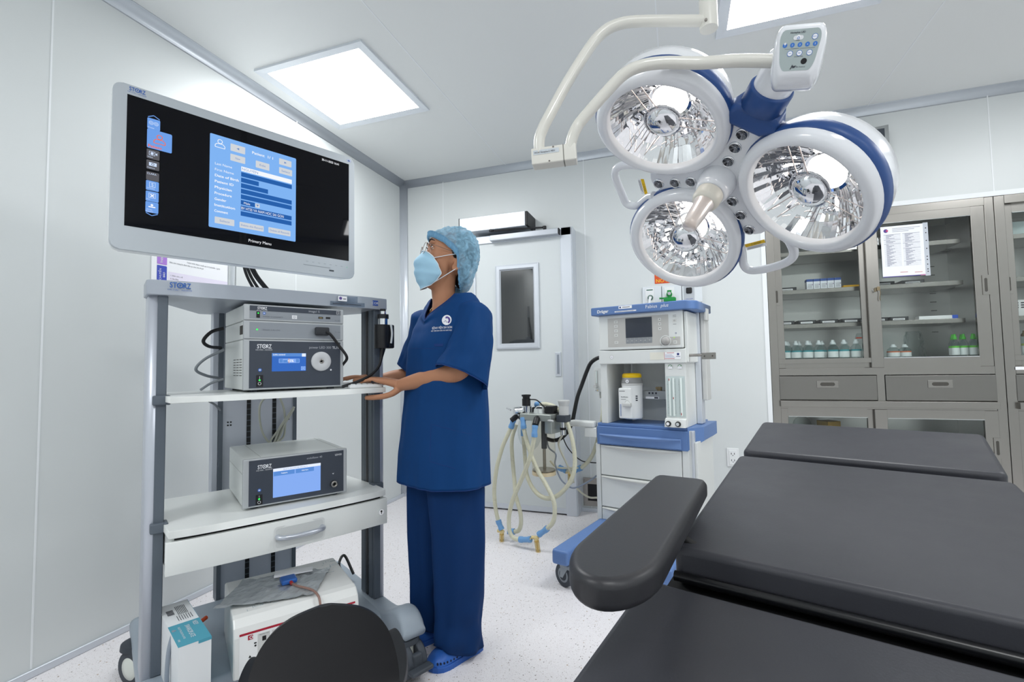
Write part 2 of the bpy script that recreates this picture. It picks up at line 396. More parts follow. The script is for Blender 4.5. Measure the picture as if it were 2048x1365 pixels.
# operator box and arm over the door
t = thing('door_operator', 'silver door operator box with black arm mounted above the grey door', 'door closer', (.95, 0, 2.19))
b = MB(ALU); b.box(-.29, .265, DY - .07, 0, 0, .115, .004); b.build('housing', t)
b = MB(BLACK); b.box(-.294, -.288, DY - .072, 0, -.002, .117); b.build('end_cap', t)
b = MB(BLACK); b.box(.265, .285, DY - .068, 0, .002, .113, .004); b.build('end_cap', t)
b = MB(BLACK); b.box(-.07, .03, -.12, -.08, .114, .121, .002); b.build('sensor', t)
b = MB(BLACK); b.cyl((-.02, DY - .05, -.012), (-.02, DY - .05, .004), .02); b.tube([(-.02, DY - .05, -.008), (.2, DY - .04, -.012), (.41, DY - .035, -.022)], .007); b.cyl((.41, DY - .035, -.035), (.41, DY - .035, -.012), .014); b.build('arm', t)
b = MB(mat('track_grey', '#b9bec5', 0.35, metal=.4)); b.box(-.04, .515, DY - .045, DY, -.085, -.038, .006); b.mat(BLACK); b.box(.515, .523, DY - .042, DY, -.083, -.04); b.build('slide_rail', t)
# things fixed to the back wall
t = thing('gas_outlet_panel', 'white wall panel with three medical gas outlets above the anaesthesia machine', 'outlet panel', (2.26, 0, 1.60))
b = MB(mat('outlet_white', '#dfe4e8', 0.35))
for i in range(3): b.box(-.205 + i * .139, -.07 + i * .139, -.02, 0, -.05, .085, .004)
b.build('panel', t)
GRN = mat('gas_green', '#0f8a3a', 0.4); DGR = mat('gas_dark_green', '#1d5a46', 0.4)
b = MB(WHITE); b.box(-.185, -.12, -.024, -.02, -.035, .07, .002); b.mat(DGR); b.rect(-.175, -.13, .055, .062, -.0245); b.at(frame((-.148, -.02, .0), (1, 0, 0), (0, 0, 1)))
b.cyl((0, -.02, 0), (0, 0, 0), .019); b.mat(CHROME); b.cyl((0, -.026, 0), (0, 0, 0), .013); b.build('oxygen_outlet', t)
b = MB(WHITE); b.box(-.05, .02, -.024, -.02, -.035, .07, .002); b.mat(GRN)
b.cyl((-.015, -.05, .015), (-.015, -.02, .015), .02); b.rect(-.03, .0, .035, .048, -.0245); b.mat(CHROME); b.cyl((-.015, -.06, .02), (-.015, -.02, .02), .012)
b.mat(GRN); b.box(-.055, .03, -.075, -.03, -.04, -.012, .006); b.cyl((-.085, -.05, -.012), (.02, -.05, -.012), .006); b.build('air_outlet', t)
b = MB(mat('outlet_grey', '#b9bec4', 0.4)); b.box(.085, .155, -.024, -.02, -.035, .07, .002); b.mat(BLACK); b.box(.1, .14, -.034, -.02, .015, .058, .01); b.mat(mat('label_blue', '#3b4fb0', .5)); b.text('VACUUM', .12, -.028, .008, -.0245, 'CENTER'); b.build('vacuum_outlet', t)
b = MB(mat('white_hose', '#e8ebee', 0.4)); b.tube(spline([(-.148, -.045, -.0), (-.152, -.06, -.02), (-.16, -.065, -.07), (-.175, -.07, -.16), (-.18, -.08, -.3)], 6), .009); tag(b.build('gas_hose'), 'short white gas hose plugged into the left wall outlet', 'hose').location = (2.26, 0, 1.60)
b = MB(mat('notice_orange', '#d9532a', .6)); b.box(-.055, .12, -.003, 0, -.02, .09); b.mat(mat('notice_yellow', '#f3cf3a', .6)); b.text('NO FIRE', -.045, -.012, .026, -.0035, bold=.02); b.text('KHÔNG', -.045, .035, .026, -.0035, bold=.02)
o = tag(b.build('warning_sign'), 'orange warning notice with yellow capitals above the gas outlets', 'sign'); o.location = (2.2, 0, 1.725)
t = thing('wall_socket', 'white double mains socket on the wall between anaesthesia machine and operating table', 'socket', (2.626, 0, .456))
b = MB(WHITE); b.box(-.038, .04, -.008, 0, -.064, .064, .004); b.box(-.024, .026, -.012, -.006, -.05, .05, .002)
b.mat(BLACK)
for z in (.02, -.025): b.rect(-.011, -.007, z, z + .012, -.0122); b.rect(.008, .012, z, z + .012, -.0122); b.disc(.0005, z - .006, .003, -.0122)
b.build('plate', t)
t = thing('wall_vent', 'low steel-framed dark wall outlet beside the anaesthesia machine', 'wall outlet', (1.68, 0, .15))
b = MB(STEEL)
b.box(-.105, .105, -.01, 0, .06, .105); b.box(-.105, .105, -.01, 0, -.105, -.065); b.box(-.105, -.07, -.01, 0, -.065, .06); b.box(.07, .105, -.01, 0, -.065, .06); b.build('frame', t)
b = MB(BLACK); b.box(-.07, .07, -.004, 0, -.065, .06); b.build('opening', t)
t = thing('wall_loudspeaker', 'grey box loudspeaker high on the back wall behind the operating lamp', 'loudspeaker', (3.52, 0, 2.5))
b = MB(mat('speaker_grey', '#a9adae', 0.5)); b.loft([[(-.08, 0, .1), (-.08, 0, -.08), (.08, 0, -.06), (.08, 0, .1)], [(-.075, -.1, .09), (-.075, -.1, -.02), (.072, -.1, -.04), (.072, -.1, .1)]]); b.build('housing', t)
b = MB(RUBBER); b.rect(-.06, .05, -.01, .08, -.101); b.build('grille', t)

# ================================================================ STEEL CABINETS AND THEIR CONTENTS
ORD = ['first', 'second', 'third', 'fourth', 'fifth', 'sixth', 'seventh', 'eighth', 'ninth', 'tenth']
PANE = thin_glass('cabinet_glass', '#f9fbfa', 0.42, 0.99)
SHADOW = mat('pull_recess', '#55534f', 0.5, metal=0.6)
STEELD = mat('steel_reflect_dark', '#868480', 0.30, metal=1.0, vary=(4, 0.015, (1, 1, 30)))  # drawer steel, colour darkened for the dark surroundings its fronts reflect
INNER = mat('cabinet_interior', '#c2c2c0', 0.3, metal=0.85)
def cabinet(x0, label, width=1.243):
    W = width; t = thing('medicine_cabinet', label, 'cabinet', (x0, 0, 0), group='steel cabinets built into the back wall')
    b = MB(STEEL)
    b.box(0, .05, -.004, .46, 0, 2.098, .003); b.box(W - .046, W, -.004, .46, 0, 2.098, .003)
    b.mat(STEELH); b.box(.05, W - .046, -.004, .46, 2.05, 2.098); b.box(.05, W - .046, -.003, .05, 1.02, 1.066); b.box(.05, W - .046, .0, .42, 1.10, 1.13)
    b.mat(INNER); b.box(.05, W - .046, .44, .46, 0, 2.05); b.box(.05, .052, .05, .44, 0, 2.05); b.box(W - .048, W - .046, .05, .44, 0, 2.05); b.mat(STEEL); b.box(.602, .642, -.003, .3, .853, 1.02); b.mat(STEELH)
    b.box(.05, W - .046, 0, .05, .80, .853); b.box(.05, W - .046, .02, .44, 0, .08); b.box(.05, W - .046, .05, .44, .84, .852)
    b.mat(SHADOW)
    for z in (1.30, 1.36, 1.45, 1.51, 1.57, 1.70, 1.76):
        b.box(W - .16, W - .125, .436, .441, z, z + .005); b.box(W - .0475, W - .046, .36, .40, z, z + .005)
    b.build('body', t)
    for z in (1.852, 1.587, 1.348):
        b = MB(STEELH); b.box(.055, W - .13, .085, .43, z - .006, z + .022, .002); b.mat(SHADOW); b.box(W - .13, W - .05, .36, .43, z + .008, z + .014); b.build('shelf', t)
    def sash(name, xa, xb, za, zb, y, st, lockx=None, pull=None, deep=.02):
        d = MB(STEEL); d.box(xa, xa + st, y, y + deep, za, zb, .003); d.box(xb - st, xb, y, y + deep, za, zb, .003)
        d.mat(STEELH); d.box(xa + st - .002, xb - st + .002, y, y + deep, za, za + .062); d.box(xa + st - .002, xb - st + .002, y, y + deep, zb - .055, zb)
        d.mat(CHROME); d.box(xa + st, xb - st, y - .002, y + .004, za + .06, za + .064); d.box(xa + st, xb - st, y - .002, y + .004, zb - .057, zb - .054)
        o = d.build(name, t)
        g = MB(PANE); g.box(xa + st, xb - st, y + .008, y + .012, za + .062, zb - .055); g.build('glass_pane', o)
        if pull:
            h = MB(STEEL); px = pull; h.box(px - .017, px + .017, y - .004, y, 1.50, 1.62) if za > 1 else h.box(px - .017, px + .017, y - .004, y, .52, .64)
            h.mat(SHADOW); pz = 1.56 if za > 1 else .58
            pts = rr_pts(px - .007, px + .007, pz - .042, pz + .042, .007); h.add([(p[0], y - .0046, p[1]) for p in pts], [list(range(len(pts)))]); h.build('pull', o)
        return o
    sash('door', .05, .59, 1.066, 2.05, .022, .045, pull=.058)
    dr = sash('door', .578, W - .046, 1.066, 2.05, -.002, .068, pull=W - .062)
    k = MB(CHROME); k.cyl((.613, -.012, 1.565), (.613, 0, 1.565), .011); k.mat(mat('key_brass', '#8d7f66', .35, metal=1)); k.box(.611, .615, -.03, -.012, 1.552, 1.578); k.tube(spline([(.63, -.018, 1.575), (.64, -.02, 1.55), (.636, -.018, 1.51), (.64, -.018, 1.495)], 5), .002); k.box(.622, .64, -.022, -.02, 1.56, 1.585, .002)
    k.build('lock_and_key', dr)
    for xa, xb in ((.046, .6), (.645, W - .044)):
        d = MB(STEELD); d.box(xa, xb, -.008, .3, .857, 1.015, .003); o = d.build('drawer', t)
        h = MB(STEEL); c = (xa + xb) / 2 + .003; h.box(c - .062, c + .062, -.011, -.007, .938, .984, .001); h.mat(SHADOW)
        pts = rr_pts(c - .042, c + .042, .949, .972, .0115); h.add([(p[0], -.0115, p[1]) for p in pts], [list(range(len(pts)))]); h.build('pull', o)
    b = MB(STEELH); b.box(.045, W - .044, -.03, .0, .812, .852, .002); b.build('ledge', t)
    sash('lower_door', .05, .59, .08, .80, .012, .045); sash('lower_door', .578, W - .046, .08, .80, -.010, .068, pull=W - .062)
    return t
CAB = cabinet(2.887, 'steel cabinet with a paper list on its right glass door')
cabinet(4.132, 'steel cabinet cut off by the right edge of the photo')

CLR = thin_glass('clear_plastic', '#eff6f6', 0.22, 0.98)
TEAL = mat('label_teal', '#2f8f98', .5); LBL = mat('label_white', '#dfe7e8', .5); CAPW = mat('cap_white', '#cfd8da', .45)
def bottle(name, label, loc, r=.03, h=.125, group=None, cap=CAPW, stripe=TEAL, liquid=None):
    t = thing(name, label, 'bottle', loc, group=group)
    b = MB(CLR); b.lathe([(.0, 0), (r, .001), (r, h * .55), (r * .9, h * .63), (r * .48, h * .74), (r * .42, h * .78), (r * .42, h * .84), (0, h * .84)], 18); b.build('glass_body', t)
    b = MB(LBL); b.lathe([(r * 1.01, h * .06), (r * 1.01, h * .38)], 18); b.mat(stripe); b.lathe([(r * 1.01, h * .38), (r * 1.01, h * .47)], 18); b.build('label', t)
    b = MB(cap); b.lathe([(r * .52, h * .76), (r * .56, h * .78), (r * .5, h * .87), (r * .34, h * .9), (r * .3, h), (0, h)], 14); b.build('cap', t)
    return t
GB = 'clear label bottles on the cabinet floor'
first = bottle('saline_bottle', 'x', (2.998, .10, 1.13), group=GB)
xs = [2.998, 3.062, 3.133, 3.2, 3.282, 3.346, 3.415]
for i, x in enumerate(xs):
    lb = ORD[i] + ' clear teal-labelled bottle from the left in the front row of the cabinet'
    if i == 0: first['label'] = lb
    else: dup(first, (x, .10, 1.13), rz=.3 * i, label=lb)
for i, x in enumerate([3.03, 3.1, 3.165, 3.24, 3.31, 3.38]):
    dup(first, (x, .19, 1.13), rz=i, label=ORD[i] + ' clear bottle from the left in the second row behind the front bottles')
CB = 'medicine cartons with blue tops'
t = thing('medicine_carton', 'x', 'box', (3.17, .12, 1.609), group=CB)
b = MB(mat('carton_white', '#dfe3ea', .6)); b.box(-.019, .019, 0, .05, 0, .056); b.mat(INK)
for z in (.012, .017, .022, .027, .032, .037): b.rect(-.013, .012, z, z + .0012, -.0005)
b.mat(mat('carton_purple', '#6a3f86', .6)); b.rect(.013, .017, .03, .038, -.0005); b.build('carton', t)
b = MB(mat('carton_blue', '#2d4f93', .55)); b.box(-.0193, .0193, -.0003, .0503, .056, .073); b.build('lid_flap', t)
first = t
for i in range(5):
    lb = ORD[i] + ' white carton with a blue top from the left on the cabinet shelf'
    if i == 0: t['label'] = lb
    else: dup(t, (3.17 + .0415 * i, .12, 1.609), label=lb)
def simple(name, label, cat, loc, size, m, rz=0, group=None):
    bb = MB(m); bb.box(-size[0] / 2, size[0] / 2, -size[1] / 2, size[1] / 2, 0, size[2], min(.003, size[2] * .2)); o = bb.build(name); o.location = loc; o.rotation_euler = (0, 0, rz)
    return tag(o, label, cat, group)
simple('medicine_carton', 'flat yellow carton beside the white cartons on the cabinet shelf', 'box', (3.435, .15, 1.609), (.14, .07, .016), mat('carton_yellow', '#e0ab16', .5), .03)
t = thing('medicine_carton', 'long white carton with a bright blue end on the lower cabinet shelf', 'box', (3.87, .13, 1.370), rz=-.02)
b = MB(WHITE); b.box(-.1, .07, -.03, .03, 0, .022); b.build('carton', t); b = MB(mat('bright_blue', '#2156c8', .5)); b.box(.07, .1, -.03, .03, .0, .0225); b.build('end_flap', t)
b = None
def tray(x, y, z, n, label, w=.11):
    t = thing('supply_tray', label, 'tray', (x, y, z), group='low black trays with label strips on the cabinet shelf')
    b = MB(mat('tray_black', '#2a2d31', .4)); b.box(-w / 2, w / 2, 0, .2, 0, .006); b.box(-w / 2, w / 2, 0, .004, 0, .026); b.box(-w / 2, -w / 2 + .004, 0, .2, 0, .026); b.box(w / 2 - .004, w / 2, 0, .2, 0, .026); b.build('tray', t)
    b = MB(PAPER); b.box(-w * .35, w * .3, -.002, 0, .004, .016); b.mat(INK); b.rect(-w * .3, w * .25, .008, .0105, -.0025); b.build('label_strip', t)
for i, x in enumerate([3.01, 3.14, 3.27, 3.40]): tray(x, .11, 1.3705, i, ORD[i] + ' black tray with a white label strip from the left on the low shelf')
for i, x in enumerate([3.56, 3.67]): tray(x, .12, 1.3705, i, ['black tray with a label strip just right of the keyed door post', 'black tray left of the long white carton on the low shelf'][i], .1)
for i, (x, z) in enumerate([(3.03, 1.609), (3.6, 1.609), (3.76, 1.609)]):
    tray(x, .13, z, i, ['black tray left of the blue-topped cartons', 'black tray behind the paper list on the middle shelf', 'black tray right of the paper list on the middle shelf'][i], .12)
# bag, measuring jug and green bottles on the cabinet floor
t = thing('plastic_bag', 'clear plastic bag with red tape beside the row of bottles', 'bag', (3.462, .12, 1.13))
b = MB(thin_glass('bag_film', '#f0f4f4', .3, .95)); rings = []
for k in range(8):
    z = .165 * k / 7; wv = [.03, .042, .045, .045, .043, .044, .04, .03][k]
    rings.append([(cos(2 * pi * j / 20) * wv * (1 + .1 * sin(5 * j + k)), sin(2 * pi * j / 20) * .025 * (1 + .2 * sin(3 * j + 2 * k)), z) for j in range(20)])
b.loft(rings, smooth=False); b.build('film', t); b = MB(mat('tape_red', '#c0452f', .5)); b.box(-.045, .03, -.028, -.02, .13, .138); b.build('tape', t)
first = bottle('saline_bottle', 'short wide clear jar with white cap behind the right cabinet door', (3.62, .1, 1.13), .034, .085, stripe=mat('label_orange', '#cf6a3c', .5))
dup(first, (3.70, .15, 1.13), label='short clear jar further right behind the right cabinet door')
bag = thing('plastic_bag', 'crumpled clear bag in the middle of the right cabinet floor', 'bag', (3.77, .2, 1.13))
b = MB(thin_glass('bag_film', '#f0f4f4', .3, .95)); rings = []
for k in range(7): rings.append([(cos(2 * pi * j / 18) * .06 * (1 + .25 * sin(4 * j + 2 * k)) * (1 - .06 * k), sin(2 * pi * j / 18) * .04 * (1 + .2 * cos(3 * j + k)), .17 * k / 6) for j in range(18)])
b.loft(rings, smooth=False); b.build('film', bag)
GG = 'green-capped bottles at the right end of the cabinet'
GRC = mat('cap_green', '#3fae2c', .4); GRL = mat('label_green', '#63c23f', .5)
first = bottle('green_cap_bottle', 'x', (3.945, .1, 1.13), .021, .14, GG, GRC, GRL)
xs = [(3.945, .1), (3.99, .1), (4.035, .1), (4.065, .15), (3.96, .16), (4.01, .17)]
for i, (x, y) in enumerate(xs):
    lb = [ORD[0] + ' green-capped bottle from the left in the cabinet front row', 'second green-capped bottle from the left in the cabinet front row', 'third green-capped bottle from the left in the cabinet front row',
          'rightmost green-capped bottle against the cabinet side', 'green-capped bottle behind the two leftmost ones', 'green-capped bottle behind the second and third ones'][i]
    if i == 0: first['label'] = lb
    else: dup(first, (x, y, 1.13), rz=.4 * i, label=lb)
# paper list in a punched sleeve on the right door
t = thing('document_sleeve', 'printed paper list in a punched clear sleeve taped to the cabinet door glass', 'document', (3.672, -.006, 1.81))
b = MB(thin_glass('sleeve_film', '#f2f4f6', .3, .9)); b.box(-.128, .126, -.003, -.001, -.172, .165); b.mat(mat('sleeve_strip', '#c3c8d0', .5)); b.box(.1, .126, -.0035, -.003, -.172, .165)
b.mat(BLACK)
for z in (-.145, -.13, -.1, -.07, -.05, 0, .05, .1, .13): b.disc(.114, z, .0035, -.004, 12)
b.build('sleeve', t)
b = MB(PAPER); b.box(-.123, .1, -.005, -.0035, -.168, .16); b.mat(mat('list_ink', '#8b8da3', .7))
for c0 in (-.108, -.008):
    for j in range(34):
        z = .105 - j * .0068
        if c0 < 0 and j > 30 and j < 34: continue
        hv = j in ((0, 5, 9) if c0 < -.05 else (0, 9, 14, 26))
        b.rect(c0, c0 + .09, z, z + (.0022 if hv else .0007), -.0054)
        if not hv: b.rect(c0 + .012, c0 + .025 + .04 * ((j * 37) % 10) / 10, z + .002, z + .0045, -.0054)
for k in range(3): b.rect(-.06, .085 - .03 * k, .142 - .01 * k, .1445 - .01 * k, -.0054)
b.mat(mat('list_violet', '#4a3c8c', .6)); b.rect(-.123, .075, -.168, -.163, -.0055); b.mat(mat('list_pink', '#c886b0', .6)); b.rect(.075, .1, -.168, -.161, -.0055)
b.mat(mat('logo_violet', '#5a4691', .6)); b.disc(-.095, .132, .012, -.0055); b.mat(mat('logo_rose', '#cf4f78', .6)); b.disc(-.088, .132, .006, -.0058)
b.mat(mat('ink_red', '#c04a50', .6)); b.rect(-.03, .01, -.142, -.139, -.0055); b.rect(.045, .085, -.147, -.144, -.0055)
b.build('paper', t)
# second cabinet: what shows of it
t = thing('label_strip', 'white label strip stuck on the mid rail of the right-hand cabinet', 'label', (4.25, -.003, 1.052))
b = MB(PAPER); b.box(-.075, .075, -.001, 0, -.009, .009); b.mat(INK); b.text('DA', -.02, -.005, .009, -.0015, bold=.03); b.build('strip', t)
t = thing('glove_carton', 'white patterned carton on the middle shelf of the right-hand cabinet', 'box', (4.345, .12, 1.370))
b = MB(WHITE); b.box(-.09, .09, 0, .1, 0, .1); b.mat(INK)
for i in range(6):
    for j in range(3): b.rect(-.082 + .027 * i, -.066 + .027 * i, .05 + .014 * j, .058 + .014 * j, -.0006)
b.build('carton', t)
simple('glove_carton', 'plain pale carton on the top shelf of the right-hand cabinet', 'box', (4.33, .2, 1.8745), (.2, .1, .09), mat('carton_pale', '#c9dadb', .6))
first = bottle('saline_bottle', 'brown-topped jar on the floor of the right-hand cabinet', (4.29, .1, 1.13), .035, .15, cap=mat('cap_brown', '#7a6a4c', .5), stripe=mat('label_lime', '#a8b86a', .5))
# lower cabinet contents seen through the lower doors
simple('storage_carton', 'yellow carton behind the lower left cabinet door', 'box', (3.26, .2, .60), (.1, .1, .1), mat('carton_ochre', '#9a7a1e', .6), .5)
b = MB(thin_glass('bag_film', '#f0f4f4', .3, .95)); b.ball((0, 0, .06), (.06, .05, .07), 14, 9); o = tag(b.build('plastic_bag'), 'clear plastic bag behind the lower left cabinet door', 'bag'); o.location = (3.10, .2, .60)
b = MB(STEELH); b.box(.055, 1.19, .1, .43, .585, .6); o = b.build('lower_shelf', CAB)

# ================================================================ OPERATING TABLE
LEATH = mat('black_leatherette', '#36373d', 0.46, spec=0.5, bump=(260, 0.10, (1, 1, 1)), vary=(7, 0.05, (1, 1, 1)))
PADU = mat('moulded_foam', '#2b2b2f', 0.4, spec=0.55, bump=(420, 0.05, (1, 1, 1)))
def axes(yaw, pit, rol):
    u = Vector((cos(yaw), sin(yaw), 0)); v = Vector((-sin(yaw), cos(yaw), 0)); wv = Vector((0, 0, 1))
    v2 = v * cos(pit) + wv * sin(pit); w2 = wv * cos(pit) - v * sin(pit)
    u3 = u * cos(rol) + w2 * sin(rol); w3 = w2 * cos(rol) - u * sin(rol)
    return u3, v2, w3
def m4(o, u, v, wv): return Matrix(((u.x, v.x, wv.x, o[0]), (u.y, v.y, wv.y, o[1]), (u.z, v.z, wv.z, o[2]), (0, 0, 0, 1)))
table = thing('operating_table', 'black padded operating table in the right foreground', 'operating table', (2.55, -2.62, 0))
TI = Matrix.Translation((-2.55, 2.62, 0))
u, v, wv = axes(radians(-15.465), radians(4.51), radians(-.807))
MM = TI @ m4((2.454, -2.074, .84), u, v, wv)         # main pad: far left corner, x across, y towards the far end
def pad(name, M, x0, x1, y0, y1, z0, z1, cr, er):
    b = MB(LEATH).at(M); b.slab(rr_pts(x0, x1, y0, y1, cr, 6), z0, z1, er); return b.build(name, table)
pad('back_cushion', MM, 0, .585, -.690, 0, -.068, 0, .018, .012)
b = MB(mat('rail_black', '#101114', 0.3)).at(MM); b.tube([(.004, -.699, -.047), (.58, -.699, -.047)], .009, 12); b.build('cushion_rail', table)
u2, v2, w2 = axes(radians(-15.465), radians(3.2), radians(-.807))
MS = MM
pad('seat_cushion', MS, -.036, .57, -1.62, -.738, -.105, -.044, .018, .011)
u3, v3, w3 = axes(radians(-18.565), radians(9.724), radians(-.234))
MH = TI @ m4((2.471, -2.001, .842), u3, v3, w3)
pad('head_cushion', MH, 0, .588, .0, .336, -.062, 0, .02, .014)
# side arm board: half-round free end, square inner end
ang = atan2(-2.56 + 3.05, 2.285 - 2.215)
d = Vector((2.283 - 2.210, -2.552 + 3.09, 0)).normalized(); x = Vector((d.y, -d.x, 0))
MA = TI @ m4((2.2145, -3.0, .868), x, d, Vector((0, 0, 1)))
pts = [(-.01 + .061 * cos(a), .01 + .108 * sin(a)) for a in [pi + pi * k / 20 for k in range(21)]]
far = [(0, 0), (.0655, .45), (.061, .466), (.045, .474), (-.028, .480), (-.041, .474), (-.0465, .46)]
b = MB(PADU).at(MA); b.slab(pts + far[1:], -.040, 0, .012)
b.mat(mat('embossed_mark', '#303035', .5)); b.at(MA @ Matrix.Rotation(radians(-90), 4, 'X')); b.text('MEDIFA', -.03, .02, .008, -.0005) if False else None
b.build('arm_board', table)
b = MB(STEEL).at(MA); b.box(-.03, .03, .05, .40, -.052, -.0405); b.mat(mat('frame_shade_black', '#0c0c0e', .6)); b.tube([(.0, .30, -.055), (.06, .30, -.09)], .008); b.build('arm_board_bracket', table)
b = MB(mat('frame_shade_black', '#0c0c0e', .6)).at(MM); b.box(-.01, .575, -.80, -.02, -.13, -.069); b.mat(STEELH); b.box(-.012, -.002, -.66, -.05, -.11, -.085); b.box(.587, .597, -.66, -.05, -.11, -.085); b.build('table_frame', table)  # frame slab coloured black as the shade in the gap between cushions
b = MB(STEELH).at(MS); b.box(.02, .565, -1.6, -.76, -.125, -.106); b.build('table_frame', table)
b = MB(STEELH).at(MH); b.box(.03, .56, .02, .31, -.08, -.063); b.box(.2, .39, -.12, .05, -.1, -.08); b.build('table_frame', table)
b = MB(mat('column_cover', '#c6cbd0', .4)); b.box(-.05, .24, -.24, .10, .1, .64, .02); b.build('column', table)
b = MB(mat('base_cover', '#8f979f', .4)); b.box(-.14, .33, -.55, .35, .02, .13, .03); b.build('base', table)
for (px, py) in ((-.1, -.5), (.29, -.5), (-.1, .3), (.29, .3)):
    b = MB(RUBBER).at(Matrix.Translation((px, py, 0))); b.cyl((0, 0, 0), (0, 0, .03), .028); b.build('foot', table)

# ================================================================ ENDOSCOPY CART, ITS MONITOR AND DEVICES
CTH = radians(60); CO = Vector((.760, -2.184, 0))
CMAT = Matrix.Translation(CO) @ Matrix.Rotation(CTH, 4, 'Z')
def cw(x, y, z=0): return CMAT @ Vector((x, y, z))
CG = mat('cart_grey', '#a9b0ba', 0.36, metal=.15); CGL = mat('cart_silver', '#c3c8d2', 0.34, metal=.35); CGD = mat('cart_slate', '#5a636d', 0.42)
CBASE = mat('cart_base_grey', '#9aa5b0', 0.45); CWH = mat('shelf_white', '#e8ebe9', 0.3)
SBLUE = mat('brand_blue', '#2a5fae', 0.45); SWHT = mat('brand_white', '#e4e6ea', 0.5)
def storz(b, x, z, h, y, m, y_inner, m_in, sub=True):
    """the maker's word mark as it stands on the cart and devices: ST, ringed O, RZ, and the small line beneath"""
    b.mat(m); wS = h * 2.95
    b.text('ST', x, z, h, y, bold=.02, width=h * 1.1); b.text('RZ', x + h * 2.12, z, h, y, bold=.02, width=h * 1.15)
    b.ringd(x + h * 1.6, z + h * .5, h * .34, h * .53, y); b.disc(x + h * 1.6, z + h * .5, h * .16, y)
    if sub: b.text('KARL STORZ — ENDOSKOPE', x - h * .3, z - h * .52, h * .27, y, bold=.02, width=h * 3.75)
cart = thing('endoscopy_cart', 'tall grey endoscopy cart with white shelves and a drawer, on castors', 'cart', CO, CTH)
# base
b = MB(CBASE); b.box(-.36, .36, -.30, .30, .105, .165, .02); b.build('base_plate', cart)
for s in (-1, 1):
    b = MB(CBASE)
    prof = spline([Vector(q) for q in [(.34, .10, .165), (.2, .10, .166), (-.1, .10, .167), (-.26, .10, .172), (-.33, .102, .195), (-.38, .11, .219), (-.425, .122, .222), (-.458, .132, .200), (-.478, .14, .165)]], 4); R = []
    for y, z0, z1 in prof: R.append([(s * .366 + p[0], y, p[1]) for p in rr_pts(-.045, .045, z0, z1, .024, 4)])
    b.loft(R)
    b.build('base_leg', cart)
# castors
CASW = mat('caster_cream', '#dfe3dc', 0.4)
def caster(x, y, yaw, R=.062):
    M = Matrix.Translation((x, y, 0)) @ Matrix.Rotation(yaw, 4, 'Z')
    b = MB(RUBBER).at(M)
    for s in (-1, 1):
        b.at(M @ Matrix.Translation((s * .026, -.02, R)) @ Matrix.Rotation(pi / 2, 4, 'Y'))
        b.lathe([(R * .5, -.015), (R * .94, -.015), (R, -.009), (R, .009), (R * .94, .015), (R * .5, .015)], 28)
        b.mat(CASW); b.lathe([(0, -s * .008), (R * .72, -s * .006), (R * .74, s * .014), (R * .3, s * .0175), (0, s * .018)], 28); b.mat(RUBBER)
    b.at(M); b.mat(CASW); b.box(-.012, .012, -.04, .025, .06, .13, .006); b.mat(RUBBER); b.box(-.02, .02, -.085, -.06, .03, .10, .008); b.box(-.045, .045, -.115, -.08, .045, .06, .006)
    b.cyl((0, 0, .118), (0, 0, .135), .052, .05, 24)
    b.build('caster', cart)
caster(.352, -.432, .1); caster(-.366, -.425, -.3); caster(.372, .27, .9); caster(-.392, .2, .5)
# posts
for s in (-1, 1):
    b = MB(CGL); pts = []
    x0, x1 = (.354, .405) if s > 0 else (-.405, -.354)
    b.prism(rr_pts(x0, x1, -.164, -.03, .022, 5), .16, 1.372, smooth=True); b.build('post', cart)
    b = MB(CGD); b.box(x0 + (.0 if s > 0 else .024), x1 - (.024 if s > 0 else .0), -.168, -.15, .17, 1.37, .002); xi = .352 if s > 0 else -.356
    b.box(xi, xi + .004, -.15, -.12, .17, 1.37); b.box(xi, xi + .004, -.08, -.045, .17, 1.37)
    b.mat(BLACK); b.box(xi - .0005, xi + .0045, -.112, -.09, .17, 1.37); b.build('post_channel', cart)
    for z in (1.016, .615):
        b = MB(CGD); xc = s * .355; b.box(min(xc, xc - s * .012) , max(xc, xc - s * .012), -.185, -.14, z - .005, z + .026, .004); b.box(min(s * .352, s * .39), max(s * .352, s * .39), -.182, -.14, z - .005, z + .026, .004); b.build('shelf_bracket', cart)
# rear column
b = MB(CGL); b.box(-.118, .175, .30, .36, .15, 1.372, .004); b.mat(CGD); b.box(-.132, -.116, .292, .36, .15, 1.372); b.box(.168, .183, .292, .36, .15, 1.372); b.build('rear_column', cart)
b = MB(BLACK); b.box(-.024, -.008, .297, .303, .17, 1.37); b.box(.080, .096, .297, .303, .17, 1.37); b.mat(CGD)
for i in range(48):
    for xc in (-.016, .088): b.box(xc - .008, xc + .008, .2965, .299, .185 + i * .0245, .188 + i * .0245)
b.build('cable_slots', cart)
b = MB(BLACK)
for x, z in ((-.096, .895), (-.085, .895), (-.096, .882), (-.085, .882), (.150, .9), (.150, .888)): b.cyl((x, .298, z), (x, .301, z), .0035, n=12)
b.build('screw_holes', cart)
b = MB(CGL); b.box(-.155, -.132, .30, .36, .6, 1.372, .003); b.build('column_side', cart)
